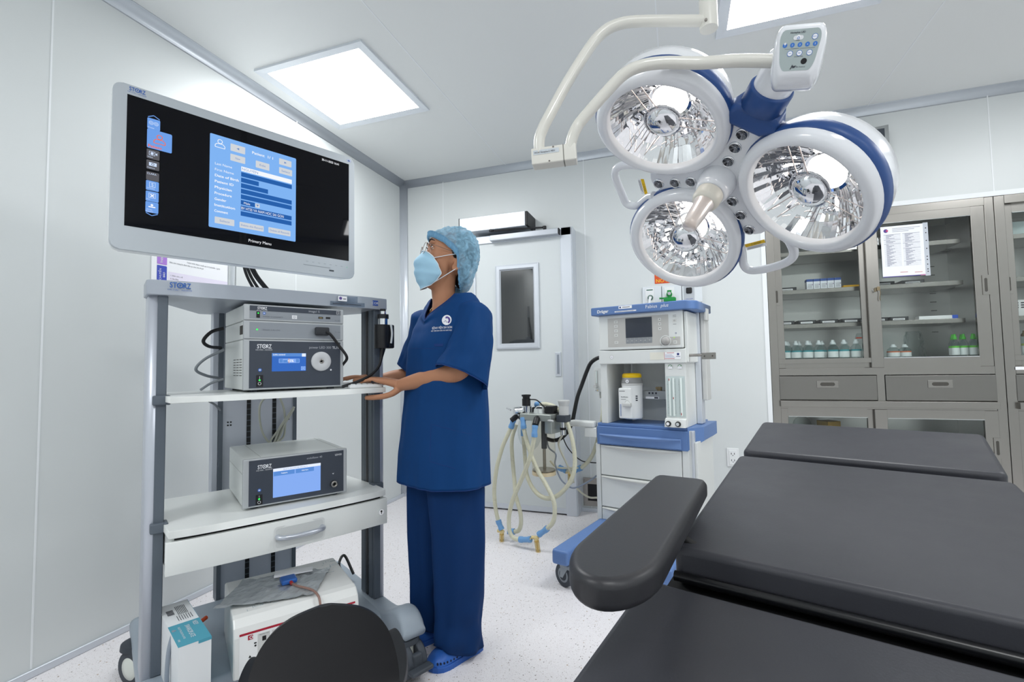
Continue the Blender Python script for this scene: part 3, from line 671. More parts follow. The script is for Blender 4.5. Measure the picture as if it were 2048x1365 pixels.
# top shelf: deep tray with curved front, narrowing to the column behind
def outline(w0, w1, yf, yb, bow, n=10):
    f = [(-w0 + 2 * w0 * i / n, yf - bow * (1 - (2 * i / n - 1) ** 2)) for i in range(n + 1)]
    c = .018
    f[0] = (-w0 + c * .3, yf + c * .3); f[-1] = (w0 - c * .3, yf + c * .3)
    return [(-w0, yf + c)] + f + [(w0, yf + c), (w0, yf + .12), (w1, yb), (-w1, yb), (-w0, yf + .12)]
b = MB(CG); b.prism(outline(.412, .20, -.185, .375, .012), 1.364, 1.413, .004, 2); b.build('top_shelf', cart)
b = MB(SBLUE); b.mat(SBLUE); storz(b, -.353, 1.389, .0175, -.1965, SBLUE, 0, None); b.build('brand_lettering', cart)
b = MB(mat('cor_blue', '#2c4f9e', .5)); b.rrect(.338, .364, 1.379, 1.401, -.188, .002); b.mat(SWHT); b.text('COR', .351, 1.385, .0095, -.1885, 'CENTER'); b.build('blue_tag', cart)
b = MB(thin_glass('label_film', '#e8edf2', .45, .95)); b.box(.16, .30, -.1995, -.197, 1.368, 1.384); b.box(.19, .27, -.1995, -.197, 1.384, 1.408); b.mat(PAPER); b.rect(.19, .226, 1.386, 1.406, -.2); b.mat(mat('logo_violet', '#5a4691', .6)); b.disc(.2, 1.397, .006, -.2003); b.mat(INK); b.rect(.21, .222, 1.394, 1.397, -.2003); b.rect(.17, .285, 1.374, 1.3765, -.2); b.build('inventory_label', cart)
# pole and collar for the monitor
b = MB(CHROME); b.cyl((-.115, .15, 1.41), (-.115, .15, 1.84), .016, n=24); b.build('monitor_pole', cart)
b = MB(CGL); b.cyl((-.115, .15, 1.413), (-.115, .15, 1.462), .037, .035, 28); b.build('pole_collar', cart)
# middle shelf and drawer shelf
b = MB(CWH); b.prism(outline(.358, .33, -.285, .17, .006)[1:], 1.020, 1.040, .002); b.build('shelf', cart)
b = MB(CWH); b.prism(outline(.356, .33, -.283, .19, .012)[1:], .612, .635, .002); b.build('drawer_top', cart)
b = MB(CWH); b.box(-.35, -.335, -.26, .17, .50, .613); b.box(.335, .35, -.26, .17, .50, .613); b.box(-.34, .34, .15, .17, .5, .613); b.box(-.34, .34, -.26, .16, .5, .508); b.mat(BLACK); b.box(-.335, .335, -.262, -.2, .596, .611); b.build('drawer_housing', cart)
b = MB(CWH); n = 14; xw = .358
def fy(x): return -.278 - .016 * (1 - (x / xw) ** 2)
R = []
for i in range(n + 1):
    x = -xw + 2 * xw * i / n; R.append([(x, fy(x), .503), (x, fy(x), .602), (x, fy(x) + .02, .602), (x, fy(x) + .02, .503)])
b.loft(R); b.build('drawer_front', cart, bevel=.002); dfr = [o for o in COL.objects if o.name == 'drawer_front'][0]
b = MB(mat('recess_white', '#dcdedd', .35)); b.at(Matrix.Translation((0, -.2945, 0)))
pts = rr_pts(-.062, .108, .508, .585, .012); b.add([(p[0], (p[0] * p[0]) * .11 + .0002, p[1]) for p in pts], [list(range(len(pts)))]); pts2 = rr_pts(-.056, .102, .514, .579, .01)
b.mat(mat('recess_shade', '#cfd2d1', .35)); b.add([(p[0], p[0] ** 2 * .11 - .0003, p[1]) for p in pts2], [list(range(len(pts2)))]); b.build('grip_recess', dfr)
b = MB(mat('handle_metal', '#c4c9d2', .3, metal=.6)); b.tube(spline([(-.05, -.292, .552), (-.048, -.312, .552), (-.02, -.325, .552), (.023, -.329, .552), (.066, -.325, .552), (.096, -.312, .552), (.098, -.292, .552)], 6), .0085, 12); b.build('handle', dfr)
b = MB(CHROME); b.cyl((.330, -.286, .553), (.330, -.276, .553), .011); b.mat(BLACK); b.box(.329, .3315, -.2865, -.286, .546, .560); b.disc(.330, .556, .004, -.2866); b.build('lock', dfr)

# ---- monitor (own frame: front faces local -y)
mth = radians(66.3); mc = Vector((.842, -2.350, 1.7775))
mon = thing('monitor', 'large flat monitor with patient menu on a dark screen, above the endoscopy cart', 'monitor', mc, mth)
MBZ = mat('monitor_bezel', '#b9c0c6', 0.32, metal=.1); MBK = mat('monitor_back', '#e6e9ea', .35)
b = MB(MBZ); b.at(Matrix.Rotation(pi / 2, 4, 'X')); b.prism(rr_pts(-.405, .396, -.282, .24, .024, 6), -.012, .004, .003, 3, True); b.build('bezel', mon)
b = MB(MBK); b.at(Matrix.Rotation(pi / 2, 4, 'X')); b.prism(rr_pts(-.403, .394, -.280, .238, .026, 6), -.055, -.012, .012, 4, True); b.build('rear_housing', mon)
SCR = mat('screen_black', '#02030a', 0.03, spec=.25)
b = MB(SCR); b.rect(-.3705, .3705, -.208, .208, -.0045); b.build('screen', mon); scr = mon.children[-1]
PB = glow('ui_panel_blue', '#7fb2f0', .95); UD = glow('ui_field_blue', '#2a62ae', .9); UW = glow('ui_white', '#f2f5fa', .95); UB = glow('ui_button', '#d3d8de', .9); UO = glow('ui_orange', '#ee6a2a', 1.0)
UI = glow('ui_icon_blue', '#6f9fe6', .95); UG = glow('ui_icon_grey', '#6a6a70', .7); UT = glow('ui_button_text', '#6c8fc8', .9); ULI = glow('ui_icon_line', '#cfe0fb', .95)
# screen coordinates: s in 0..1 across, t in 0..1 down
def X(s): return -.3705 + .741 * s
def Z(t): return .208 - .416 * t
y1, y2, y3, y4 = -.0050, -.0054, -.0058, -.0062
b = MB(PB); b.rrect(X(.3045), X(.701), Z(.899), Z(.108), y1, .004)
rows = [('Last Name', 1.0), ('First Name', 1.0), ('Date of Birth', .333), ('Patient ID', .514), ('Physician', 1.0), ('Procedure', 1.0), ('Gender', .263), ('Institution', 1.0), ('Comment', 1.0)]
for i, (r, k) in enumerate(rows):
    t_ = .322 + .0491 * i
    b.mat(UW); b.text(r, X(.3265), Z(.3535 + .0502 * i) - .004, .0085, y2, bold=.02, width=.0056 * len(r) + .003)
    b.mat(UW if i == 0 else UD); b.rect(X(.4384), X(.4384 + .2413 * k), Z(t_ + .0395), Z(t_), y2)
b.mat(UT); b.text('NGUYEN', X(.442), Z(.353), .0095, y3)
b.mat(UW); b.text('Male', X(.452), Z(.648), .008, y3, bold=.015); b.text('BV HTSS VA NAM HOC SAI GON', X(.441), Z(.698), .0098, y3, bold=.012, width=.147)
b.mat(UB); b.rect(X(.5035), X(.5235), Z(.654), Z(.619), y3); b.mat(UT); b.add([(X(.507), y4, Z(.628)), (X(.520), y4, Z(.628)), (X(.5135), y4, Z(.645))], [(0, 2, 1)])
for (s0, s1, ta, tb, tx) in ((.3907, .455, .146, .209, '<'), (.3905, .4556, .235, .294, 'New'), (.5036, .568, .233, .295, 'Edit'), (.615, .677, .150, .207, '>'), (.6153, .6807, .232, .290, 'Select'), (.3286, .4113, .804, .859, 'Select'), (.434, .5437, .809, .8595, 'Delete this Record'), (.566, .6746, .8075, .858, 'Delete all Records')):
    b.mat(UB); b.rrect(X(s0), X(s1), Z(tb), Z(ta), y2, .002); b.mat(UT); sm = (s0 + s1) / 2; tm = (ta + tb) / 2
    if tx in '<>':
        k = 1 if tx == '>' else -1; b.add([(X(sm) - k * .004, y3, Z(tm) - .004), (X(sm) - k * .004, y3, Z(tm) + .004), (X(sm) + k * .005, y3, Z(tm))], [(0, 1, 2) if k < 0 else (0, 2, 1)])
    else: b.text(tx, X(sm), Z(tm) - .0035, .0072, y3, 'CENTER', width=min((s1 - s0) * .741 * .88, len(tx) * .0052))
b.mat(UW); b.text('Patient  1/ 1', X(.4865), Z(.182), .0095, y2, bold=.015, width=.073)
def person_icon(b, x, z, h, y):
    b.ringd(x, z + h * .28, h * .2, h * .27, y, 20)
    pts = [(-.5, -.45), (-.5, -.2), (-.3, .0), (.3, .0), (.5, -.2), (.5, -.45)]
    for p, q in zip(pts, pts[1:] + pts[:1]): b.line(x + p[0] * h, z + p[1] * h, x + q[0] * h, z + q[1] * h, h * .07, y)
b.mat(UW); person_icon(b, X(.3463), Z(.179), .030, y2)
b.mat(UW); b.text('Primary Menu', X(.5278), Z(.97), .0105, y1, 'CENTER', bold=.02, width=.078); b.text('30-11-2023 16:41', X(.89), Z(.046), .0085, y1, 'CENTER', bold=.015, width=.073)
# icon column on the left
XL, XR, XM = .0692, .1145, .0915
b.mat(UI); b.rrect(X(XL), X(XR), Z(.2185), Z(.134), y1, .003); b.rrect(X(XL), X(.1583), Z(.370), Z(.219), y2, .004)
for c, ta, tb in ((UG, .378, .4525), (UG, .4625, .5345), (UG, .5535, .6205), (UI, .623, .6985), (UI, .7045, .7835), (UI, .786, .8705)): b.mat(c); b.rrect(X(XL), X(XR), Z(tb), Z(ta), y1, .003)
b.mat(UI); b.line(X(XL + .002), Z(.128), X(XM), Z(.108), .0024, y1); b.line(X(XM), Z(.108), X(XR - .002), Z(.128), .0024, y1); b.line(X(XL + .002), Z(.875), X(XM), Z(.892), .0024, y1); b.line(X(XM), Z(.892), X(XR - .002), Z(.875), .0024, y1)
b.mat(ULI)
for dx in (-.0065, .0065):
    for r0, r1 in ((.0048, .006), (.002, .003)): b.ringd(X(XM) + dx, Z(.17), r0, r1, y2)
b.text('Preset', X(XL + .003), Z(.213), .0045, y2)
b.mat(UO); person_icon(b, X(.1135), Z(.288), .030, y3); b.text('Patient', X(.0735), Z(.362), .009, y3, bold=.015, width=.036)
b.mat(ULI)
def icon(tc, kind, cap):
    z = Z(tc); x = X(XM)
    if kind == 'cam':
        for q in ((-.010, .006, .005, .006), (-.010, -.006, .005, -.006), (-.010, -.006, -.010, .006), (.005, -.006, .005, .006)): b.line(x + q[0], z + q[1], x + q[2], z + q[3], .0012, y2)
        b.disc(x - .0025, z, .0042, y2); b.add([(x + .006, y2, z), (x + .011, y2, z - .005), (x + .011, y2, z + .005)], [(0, 1, 2)])
    if kind == 'photo': b.rect(x - .010, x + .010, z - .006, z + .005, y2); b.mat(UG); b.ringd(x, z - .0005, .0025, .004, y3); b.mat(ULI)
    if kind == 'S': b.rect(x - .008, x + .008, z - .008, z + .008, y2); b.mat(UI); b.rect(x - .0068, x + .0068, z - .0068, z + .0068, y3); b.mat(ULI); b.text('S', x, z - .005, .010, y4, 'CENTER', bold=.015)
    if kind == 'x':
        b.rect(x - .009, x + .009, z - .008, z + .008, y2); b.mat(UI); b.rect(x - .0078, x + .0078, z - .0068, z + .0068, y3); b.mat(UW); b.line(x - .0045, z - .0045, x + .0045, z + .0045, .0028, y4); b.line(x - .0045, z + .0045, x + .0045, z - .0045, .0028, y4); b.mat(ULI)
    if kind == 'bal': b.mat(UW); b.disc(x, z + .003, .0035, y2); b.rect(x - .009, x + .009, z - .005, z - .0015, y2); b.mat(ULI)
    if cap: b.text(cap, X(XL + .003), Z(tc + .034), .0042, y2)
icon(.409, 'cam', 'Video'); icon(.492, 'photo', 'Capture'); icon(.653, 'S', 'S-Modes'); icon(.738, 'x', 'Exit'); icon(.818, 'bal', 'White'); b.text('Balance', X(XL + .003), Z(.866), .0042, y2)
b.text('CLARA', X(XL + .003), Z(.575), .0055, y2)
b.build('menu_graphics', scr)
b = MB(SBLUE); storz(b, -.366, .222, .0125, -.0045, SBLUE, 0, None); b.build('brand_lettering', mon)
b = MB(mat('badge_pale', '#c5cde2', .4)); b.rrect(.360, .381, .217, .229, -.0045, .001); b.mat(SBLUE); b.text('4K', .3705, .2195, .0065, -.005, 'CENTER', bold=.03); b.build('badge', mon)
b = MB(mat('bezel_marks', '#9aa2aa', .5))
for i in range(7): b.rect(.19 + i * .024, .199 + i * .024, -.236, -.234, -.0045)
b.mat(mat('bezel_slot', '#8d959c', .4)); b.box(.18, .29, -.0046, -.0044, -.2505, -.248); b.mat(RUBBER); b.rect(.285, .305, -.262, -.256, -.0045); b.mat(glow('status_green', '#4fe0a0', 1)); b.disc(.362, -.236, .0015, -.0046, 10); b.build('control_keys', mon)
b = MB(CGD); b.box(-.06, .06, .055, .1, -.06, .06, .008); b.build('mount_bracket', mon)
b = MB(BLACK)
for i, (o1, o2) in enumerate(((0, 0), (.014, .02), (.03, .05), (.04, .06))):
    P = [cw(-.085 + o1 * .5, .16, 1.70), cw(-.08 + o1 * .6, .145, 1.60), cw(-.066 + o1, .14, 1.52), cw(-.03 + o2, .145, 1.45), cw(.0 + o2, .15, 1.413)]
    b2 = MB(BLACK); b2.tube(spline([p - mc for p in P], 8), .0058); M = Matrix.Rotation(-mth, 4, 'Z')
    b2.v = [tuple(M @ Vector(q)) for q in b2.v]; b2.build('cable', mon)

# ---- devices (frames on the cart; front faces local -y)
DVW = mat('device_case', '#dfe3e1', .35); DVF = mat('device_frame', '#b4b8bb', .35, metal=.2); DNV = mat('device_navy', '#3b424e', .4); DGY = mat('device_grey_face', '#8e949b', .4)
GRNL = glow('led_green', '#38ef5a', 1.6); SCB = glow('lcd_blue', '#3f74cf', .8); SCL = glow('lcd_pale', '#86acf0', .95); SCW = glow('lcd_white', '#e6eefb', .95); SCM = glow('lcd_mid', '#5e90d8', .9); SCO = glow('lcd_amber', '#f0a040', .9)
def blue_dot(b, x, z, r, y): b.mat(mat('service_blue', '#3d6fc4', .4)); b.disc(x, z, r, y); b.mat(SWHT); b.disc(x + r * .2, z, r * .35, y - .0003, 10); b.rect(x - r * .5, x - r * .1, z - r * .4, z + r * .4, y - .0003)
def device(name, label, cat, M, W, D, H, face_m, feet=True):
    loc = M.to_translation(); rz = M.to_euler().z
    t = thing(name, label, cat, loc, rz); z0 = .008 if feet else 0
    b = MB(DVW); b.box(-W / 2 + .004, W / 2 - .004, .006, D, z0, H, .004); b.build('case', t)
    b = MB(DVF); b.box(-W / 2, W / 2, -.004, .012, z0, H, .0035); b.build('front_frame', t)
    b = MB(face_m); b.rect(-W / 2 + .018, W / 2 - .013, z0 + .006, H - .006, -.0045); b.build('front_panel', t)
    if feet:
        for xx in (-W / 2 + .04, W / 2 - .04):
            for yy in (.03, D - .03): f = MB(RUBBER); f.cyl((xx, yy, 0), (xx, yy, z0 + .002), .014, n=14); f.build('foot', t)
    return t
def CD(x, y, z, rz=0): return CMAT @ Matrix.Translation((x, y, z)) @ Matrix.Rotation(rz, 4, 'Z')
W = .352; XC = .0345; YF = -.20
t = device('light_source', 'lowest of three stacked devices, dark front with blue light-control screen and round knob', 'light source', CD(XC, YF, 1.040), W, .34, .187, DNV)
b = MB(SWHT); storz(b, -.1335, .155, .0145, -.005, SWHT, 0, None); b.mat(mat('print_grey', '#b5b9c1', .5)); b.text('power LED 300', .045, .156, .009, -.005); b.mat(SWHT); b.text('TL', .131, .156, .009, -.005, bold=.02); b.text('300', .1455, .156, .009, -.005); b.build('lettering', t)
b = MB(SCB); b.rrect(-.085, .033, .072, .138, -.005, .001); b.mat(SCM); b.rect(-.085, .033, .126, .138, -.0052); b.mat(SCW); b.text('Light control', -.081, .130, .0055, -.0056, bold=.02); b.rect(.018, .032, .1255, .137, -.0056); b.mat(SCL); b.rrect(-.062, .01, .102, .118, -.0054, .002); b.mat(SCM); b.rect(-.06, -.0485, .1035, .1165, -.0057); b.rect(-.003, .008, .1035, .1165, -.0057); b.rect(-.047, -.028, .1035, .113, -.0057); b.mat(SCW); b.text('45%', -.033, .1055, .009, -.006, bold=.03); b.mat(SCO); b.rect(-.0285, -.0265, .1015, .1185, -.006); b.mat(SCL); b.rect(.015, .031, .0745, .089, -.0054); b.mat(SCM); b.ringd(.023, .082, .004, .0055, -.0057); b.build('touch_screen', t)
b = MB(mat('knob_silver', '#c9cbce', .35)); b.at(frame((.0885, -.006, .107), (1, 0, 0), (0, 0, 1)) @ Matrix.Rotation(pi / 2, 4, 'X')); b.lathe([(.007, .004), (.009, .006), (.034, .006), (.037, .003), (.037, -.002)], 40); b.mat(STEEL); b.lathe([(.004, .004), (.0045, .007), (.008, .007), (.009, .005)], 20); b.mat(BLACK); b.lathe([(0, .0035), (.0045, .0035)], 16); b.build('light_socket', t)
b = MB(BLACK); b.rrect(-.135, -.113, .019, .06, -.0055, .001); b.mat(GRNL); b.disc(-.1245, .042, .0032, -.006); b.mat(SWHT); b.ringd(-.1245, .030, .0042, .0054, -.006); b.line(-.1245, .046, -.1245, .056, .0012, -.006); b.build('power_switch', t)
b = MB(SWHT); blue_dot(b, -.1235, .078, .006, -.005); b.mat(SWHT); b.disc(.126, .074, .0035, -.005, 12); b.build('symbols', t)
b = MB(SHADOW)
for i in range(7):
    for j in range(3): b.box(-W / 2 + .0032, -W / 2 + .006, .04 + j * .05, .075 + j * .05, .058 + i * .0095, .0605 + i * .0095)
b.build('side_vents', t)
t = device('camera_link_module', 'middle of three stacked devices, plain grey front with black plug', 'endoscope device', CD(XC, YF, 1.2275), W, .34, .066, DGY, False)
b = MB(GRNL); b.disc(-.134, .034, .003, -.005); b.build('status_light', t)
b = MB(mat('print_dark', '#6c727b', .5)); b.text('IMAGE1 S 4U-LINK', -.115, .031, .005, -.005); b.text('TC 304', .14, .031, .005, -.005); b.build('lettering', t)
b = MB(SHADOW)
for i in range(14): b.box(-W / 2 + .0032, -W / 2 + .006, .02 + i * .004, .0215 + i * .004, .018, .05)
b.build('side_vents', t)
t = device('camera_control_unit', 'topmost of three stacked devices, dark band with maker lettering over grey', 'endoscope device', CD(XC, YF, 1.294), W, .34, .057, DGY, False)
b = MB(DNV); b.rect(-W / 2 + .018, W / 2 - .013, .0345, .052, -.0052); storz(b, -.1335, .0395, .0095, -.0056, SWHT, 0, None); b.mat(mat('print_grey', '#b5b9c1', .5)); b.text('image1 S', .042, .0395, .008, -.0056); b.mat(SWHT); b.rect(.147, .160, .037, .050, -.0056); b.mat(DNV); b.rect(.148, .159, .038, .049, -.0059); b.mat(SWHT); b.text('S', .1535, .0395, .008, -.0062, 'CENTER'); b.build('name_band', t)
b = MB(BLACK); b.rect(-.137, -.1255, .0095, .032, -.0055); b.mat(GRNL); b.disc(-.131, .026, .0025, -.006, 12); b.build('power_switch', t)
b = MB(BLACK); b.box(.078, .095, -.0056, -.004, .017, .024); b.box(.106, .123, -.0056, -.004, .0175, .0245); b.mat(mat('usb_gold', '#a08b50', .4)); b.rect(.081, .092, .019, .0215, -.006); b.mat(SWHT); b.rect(-.018, .0, .011, .0245, -.0052); b.mat(DGY); b.ringd(-.009, .018, .003, .004, -.0056); blue_dot(b, -.1115, .0265, .005, -.0052); b.mat(mat('print_dark', '#6c727b', .5)); b.text('IMAGE1 S CONNECT', -.115, .012, .005, -.0052); b.text('TC 201', .14, .010, .005, -.0052); b.build('ports', t)
M = CD(.037, -.2165, .635, radians(-3.5))
t = device('insufflator', 'box device with a large pale blue screen on the drawer shelf', 'endoscope device', M, .354, .37, .175, DNV)  # endoflator: gas insufflator
b = MB(SWHT); storz(b, -.132, .138, .0135, -.005, SWHT, 0, None); b.mat(mat('print_grey', '#b5b9c1', .5)); b.text('endoflator 40', .03, .151, .007, -.005); b.mat(SWHT); b.text('UI', .132, .151, .007, -.005, bold=.02); b.text('400', .142, .151, .007, -.005); b.build('lettering', t)
b = MB(SCL); b.rrect(-.083, .079, .031, .132, -.005, .001); b.mat(SCW); b.rect(-.083, .079, .122, .132, -.0053); b.mat(SCM); b.rect(-.081, -.012, .106, .121, -.0053); b.rect(-.008, .055, .106, .121, -.0053); b.mat(SCW); b.text('Pediatric', -.046, .1115, .0042, -.0056, 'CENTER', bold=.02); b.text('High flow', .024, .1115, .0042, -.0056, 'CENTER', bold=.02); b.mat(UT); b.text('SELECT: PROCEDURE SPECIALTY', -.05, .1245, .004, -.0056); b.build('touch_screen', t)
b = MB(BLACK); b.rrect(-.137, -.116, .016, .05, -.0055, .001); b.mat(GRNL); b.disc(-.1265, .035, .003, -.006); b.mat(SWHT); b.ringd(-.1265, .024, .004, .005, -.006); b.line(-.1265, .04, -.1265, .047, .001, -.006); b.build('power_switch', t)
b = MB(STEEL); b.at(frame((.126, -.005, .048), (1, 0, 0), (0, 0, 1)) @ Matrix.Rotation(pi / 2, 4, 'X')); b.lathe([(.006, .002), (.006, .016), (.0105, .016), (.0125, .014), (.0125, 0)], 28); b.mat(BLACK); b.lathe([(0, .002), (.006, .002)], 16); b.build('gas_connector', t)
b = MB(SWHT); blue_dot(b, -.126, .065, .0055, -.005); b.mat(SWHT); b.add([(.121, -.005, .087), (.125, -.005, .082), (.129, -.005, .087)], [(0, 1, 2)]); b.build('symbols', t)
b = MB(mat('case_groove', '#b9bdba', .4)); b.box(-.1735, -.1728, .03, .36, .118, .121); b.box(-.12, -.118, .02, .36, .1748, .1755); b.box(.15, .152, .02, .36, .1748, .1755); b.build('case_grooves', t)
# keyboard at the right end of the middle shelf
t = thing('keyboard', 'flat white keyboard lying at the right end of the cart shelf under the hands', 'keyboard', cw(.285, -.06, 1.040), CTH + pi / 2)
b = MB(WHITE); b.box(-.20, .20, -.065, .07, 0, .014, .004); b.build('tray', t)
b = MB(mat('key_white', '#d9dcdd', .45))
for i in range(14):
    for j in range(5): b.box(-.185 + i * .0265, -.185 + i * .0265 + .022, -.052 + j * .0235, -.052 + j * .0235 + .019, .013, .0175, .002, 1)
b.build('keys', t)
# camera head hung in its holder on the right post
t = thing('endoscope_camera', 'black endoscope camera head hanging in a holder on the right cart post', 'camera head', cw(.384, -.185, 1.20), CTH)
b = MB(BLACK); b.cyl((-.012, -.02, 0), (-.012, -.02, .098), .030, n=28); b.box(.012, .042, -.03, .02, .0, .1, .006); b.build('body', t)
b = MB(mat('grip_pale', '#cfd4d6', .35)); b.tube(spline([(.016, -.048, .098), (.021, -.047, .06), (.017, -.046, .02)], 6), .0045); b.build('trim', t)
b = MB(CHROME); b.cyl((-.006, -.018, .098), (-.006, -.018, .128), .02); b.cyl((-.006, -.018, .14), (-.006, -.018, .155), .014); b.build('lens_ring', t)
b = MB(BLACK); b.cyl((-.006, -.018, .124), (-.006, -.018, .142), .024, n=18); b.cyl((-.006, -.018, .15), (-.006, -.018, .165), .012); b.build('focus_ring', t)
b = MB(CGD); b.box(-.015, .01, -.016, .03, .04, .06); b.build('holder', t)
b = MB(BLACK); b.tube(spline([(-.008, -.02, .0), (-.013, -.02, -.03), (-.03, -.03, -.075), (-.07, -.04, -.11), (-.13, -.05, -.135), (-.19, -.05, -.152)], 8), [.0125 * (1 - .045 * min(i, 12)) for i in range(41)]); b.build('cable', t)
# loose cables
def cable(name, label, pts, r, m, fr=CMAT, n=8, parent=None):
    bb = MB(m); P = [fr @ Vector(p) for p in pts]; o0 = P[0].copy(); bb.tube(spline([p - o0 for p in P], 8), r, n); o = bb.build(name); o.location = o0; return tag(o, label, 'cable')
t = thing('camera_cable', 'black cable with a rectangular plug in the middle stacked device', 'cable', cw(.125, -.206, 1.262), CTH)
b = MB(mat('plug_black', '#2b2e33', .5)); b.box(-.028, .024, -.018, 0, -.016, .015, .005); b.build('plug', t)
b = MB(BLACK); b.tube(spline([(.01, -.018, -.002), (.026, -.02, -.012), (.06, -.018, -.055), (.09, -.02, -.1), (.085, .01, -.13)], 8), .0055); b.build('cord', t)
GRYC = mat('cable_grey', '#868c92', .5); BEI = mat('cable_beige', '#b9bbae', .5)
cable('power_cable', 'thick black cable looping from the left side of the device stack to the rear post', [(-.15, .10, 1.285), (-.19, .11, 1.27), (-.215, .12, 1.235), (-.19, .16, 1.215), (-.13, .28, 1.215)], .0065, BLACK)
cable('power_cable', 'grey cable curving from the light source to the rear post', [(-.15, .08, 1.20), (-.21, .10, 1.165), (-.238, .12, 1.125), (-.2, .16, 1.10), (-.13, .28, 1.085)], .0055, GRYC)
cable('power_cable', 'short grey cable rising behind the light source above the middle shelf', [(-.15, .08, 1.085), (-.19, .1, 1.07), (-.22, .13, 1.045)], .005, GRYC)
cable('power_cable', 'grey cable running down to the rear post under the middle shelf', [(-.20, .13, 1.018), (-.19, .16, 1.0), (-.15, .26, .975), (-.127, .285, .95)], .0045, GRYC)
cable('power_cable', 'beige cable hanging in a loop and coil behind the box device', [(.085, .26, 1.018), (.03, .255, .985), (.015, .25, .93), (.03, .25, .84), (.07, .25, .79), (.10, .25, .86), (.15, .25, .93), (.155, .25, .94), (.10, .245, .86), (.06, .25, .80), (.09, .25, .80), (.13, .25, .90), (.16, .26, .935), (.12, .255, .87), (.085, .26, .80), (.12, .26, .82), (.12, .26, .93), (.09, .26, 1.018)], .0045, BEI)
# ---- electrosurgical unit on the base, with a packed electrode on top, and a carton
M = CD(0, -.37, .168, radians(-6)); U = thing('electrosurgical_unit', 'white electrosurgical unit with a red stripe on the cart base', 'electrosurgical unit', M.to_translation(), M.to_euler().z)
ESW = mat('esu_white', '#e9eae8', .3); RED = mat('esu_red', '#ae1f35', .4)
b = MB(ESW); Wd = .192
prof = [(-.012, .0), (-.012, .125), (-.004, .152), (.018, .172), (.04, .176), (.33, .176), (.335, .0)]
b.loft([[(x, y, z) for y, z in prof] for x in (-Wd, Wd)], smooth=False); b.build('case', U, bevel=.006)
b = MB(mat('esu_panel', '#f4f5f5', .35)); b.at(frame((0, -.0125, 0), (1, 0, 0), (0, 0, 1))); b.rrect(-.175, .178, .004, .136, 0, .006); b.mat(RED); b.rect(-.175, .178, .129, .136, -.0005); b.rect(-.152, -.138, .112, .126, -.0005); b.mat(SWHT); b.ringd(-.143, .119, .003, .005, -.001); b.mat(mat('esu_grey', '#d3d4d2', .4)); b.rect(-.125, -.09, .02, .122, -.0004); b.rect(-.085, .06, .02, .122, -.0004)
b.mat(RED); b.text('CISTER', .09, .113, .009, -.001, bold=.0, width=.07)
b.mat(BLACK); b.rect(-.135, -.128, .096, .1, -.001); b.disc(-.131, .09, .003, -.001); b.rect(-.112, -.101, .098, .112, -.001); b.rect(-.072, -.02, .098, .115, -.001); b.rect(.05, .08, .1, .118, -.001); b.add([(-.15, -.001, .058), (-.142, -.001, .058), (-.146, -.001, .066)], [(0, 1, 2)])
b.mat(INK); b.text('NEUTRO TEST', -.12, .117, .003, -.001); b.text('MONOPOLAR', -.05, .1185, .004, -.001); b.mat(PAPER); b.disc(-.102, .082, .005, -.001); b.disc(-.115, .07, .005, -.001, rz=.003); b.mat(mat('esu_yellow', '#e8b018', .4)); b.disc(-.078, .106, .003, -.001); b.rect(-.08, -.062, .09, .096, -.001); b.mat(mat('esu_lime', '#a6c528', .4)); b.rect(-.08, -.062, .083, .088, -.001)
b.build('control_panel', U)
b = MB(glow('led_red', '#ff3a48', 1.3)); b.at(frame((0, -.0142, 0), (1, 0, 0), (0, 0, 1))); b.text('4A', -.057, .101, .0115, 0, bold=.02); b.text('0', .055, .105, .0095, 0); b.mat(mat('digit_off', '#6d6258', .5)); b.text('8', -.070, .101, .0115, 0, bold=.02); b.build('display_digits', U)
b = MB(mat('esu_lines', '#9fb0b8', .5))
random.seed(3)
for (cx, cy, sx, sy) in ((.10, .19, .05, .03), (.15, .26, .02, .04), (-.11, .07, .04, .03)):
    for k in range(16):
        x, y, l = cx + random.uniform(-sx, sx), cy + random.uniform(-sy, sy), random.uniform(.006, .03)
        b.box(x, x + l, y, y + .0012, .176, .1764) if k % 2 else b.box(x, x + .0012, y, y + l * .6, .176, .1764)
b.build('printed_diagram', U)
FOIL = mat('silver_foil', '#c3c8cb', .25, metal=.55)
pk = thing('electrode_packet', 'crumpled silver foil electrode packet lying on the electrosurgical unit', 'packet', M @ Vector((-.03, .16, .1775)), M.to_euler().z + radians(-14))
b = MB(FOIL); n = 26; vs = []
for i in range(n + 1):
    for j in range(n + 1):
        x = -.16 + .30 * i / n; y = -.115 + .21 * j / n
        q = noise.noise((x * 14, y * 14, 2.0)); q2 = noise.noise((x * 45, y * 45, 5.0))
        vs.append((x + y * .25, y, .005 + .013 * abs(q) + .006 * q2 + .004 * (i % 2) * abs(q2)))
b.add(vs, [(i * (n + 1) + j, (i + 1) * (n + 1) + j, (i + 1) * (n + 1) + j + 1, i * (n + 1) + j + 1) for i in range(n) for j in range(n)], False); b.build('foil', pk)
b = MB(PAPER); b.loft([[(-.03, .055, .014), (-.03, .115, .012), (.1, .105, .013), (.1, .06, .016)], [(-.03, .055, .022), (-.03, .115, .016), (.1, .105, .016), (.1, .06, .02)]], smooth=False); b.build('folded_leaflet', pk)
o = thing('electrode_plug', 'bright blue plug with a reddish cord lying on the foil packet', 'plug', M @ Vector((-.005, .165, .188)), M.to_euler().z)
b = MB(mat('plug_blue', '#2e66b8', .4)); b.box(-.028, .024, -.028, .022, 0, .018, .006); b.build('plug', o)
b = MB(mat('plug_red', '#c23a33', .45)); b.cyl((.002, -.027, .008), (.004, -.04, .006), .0055); b.build('strain_relief', o)
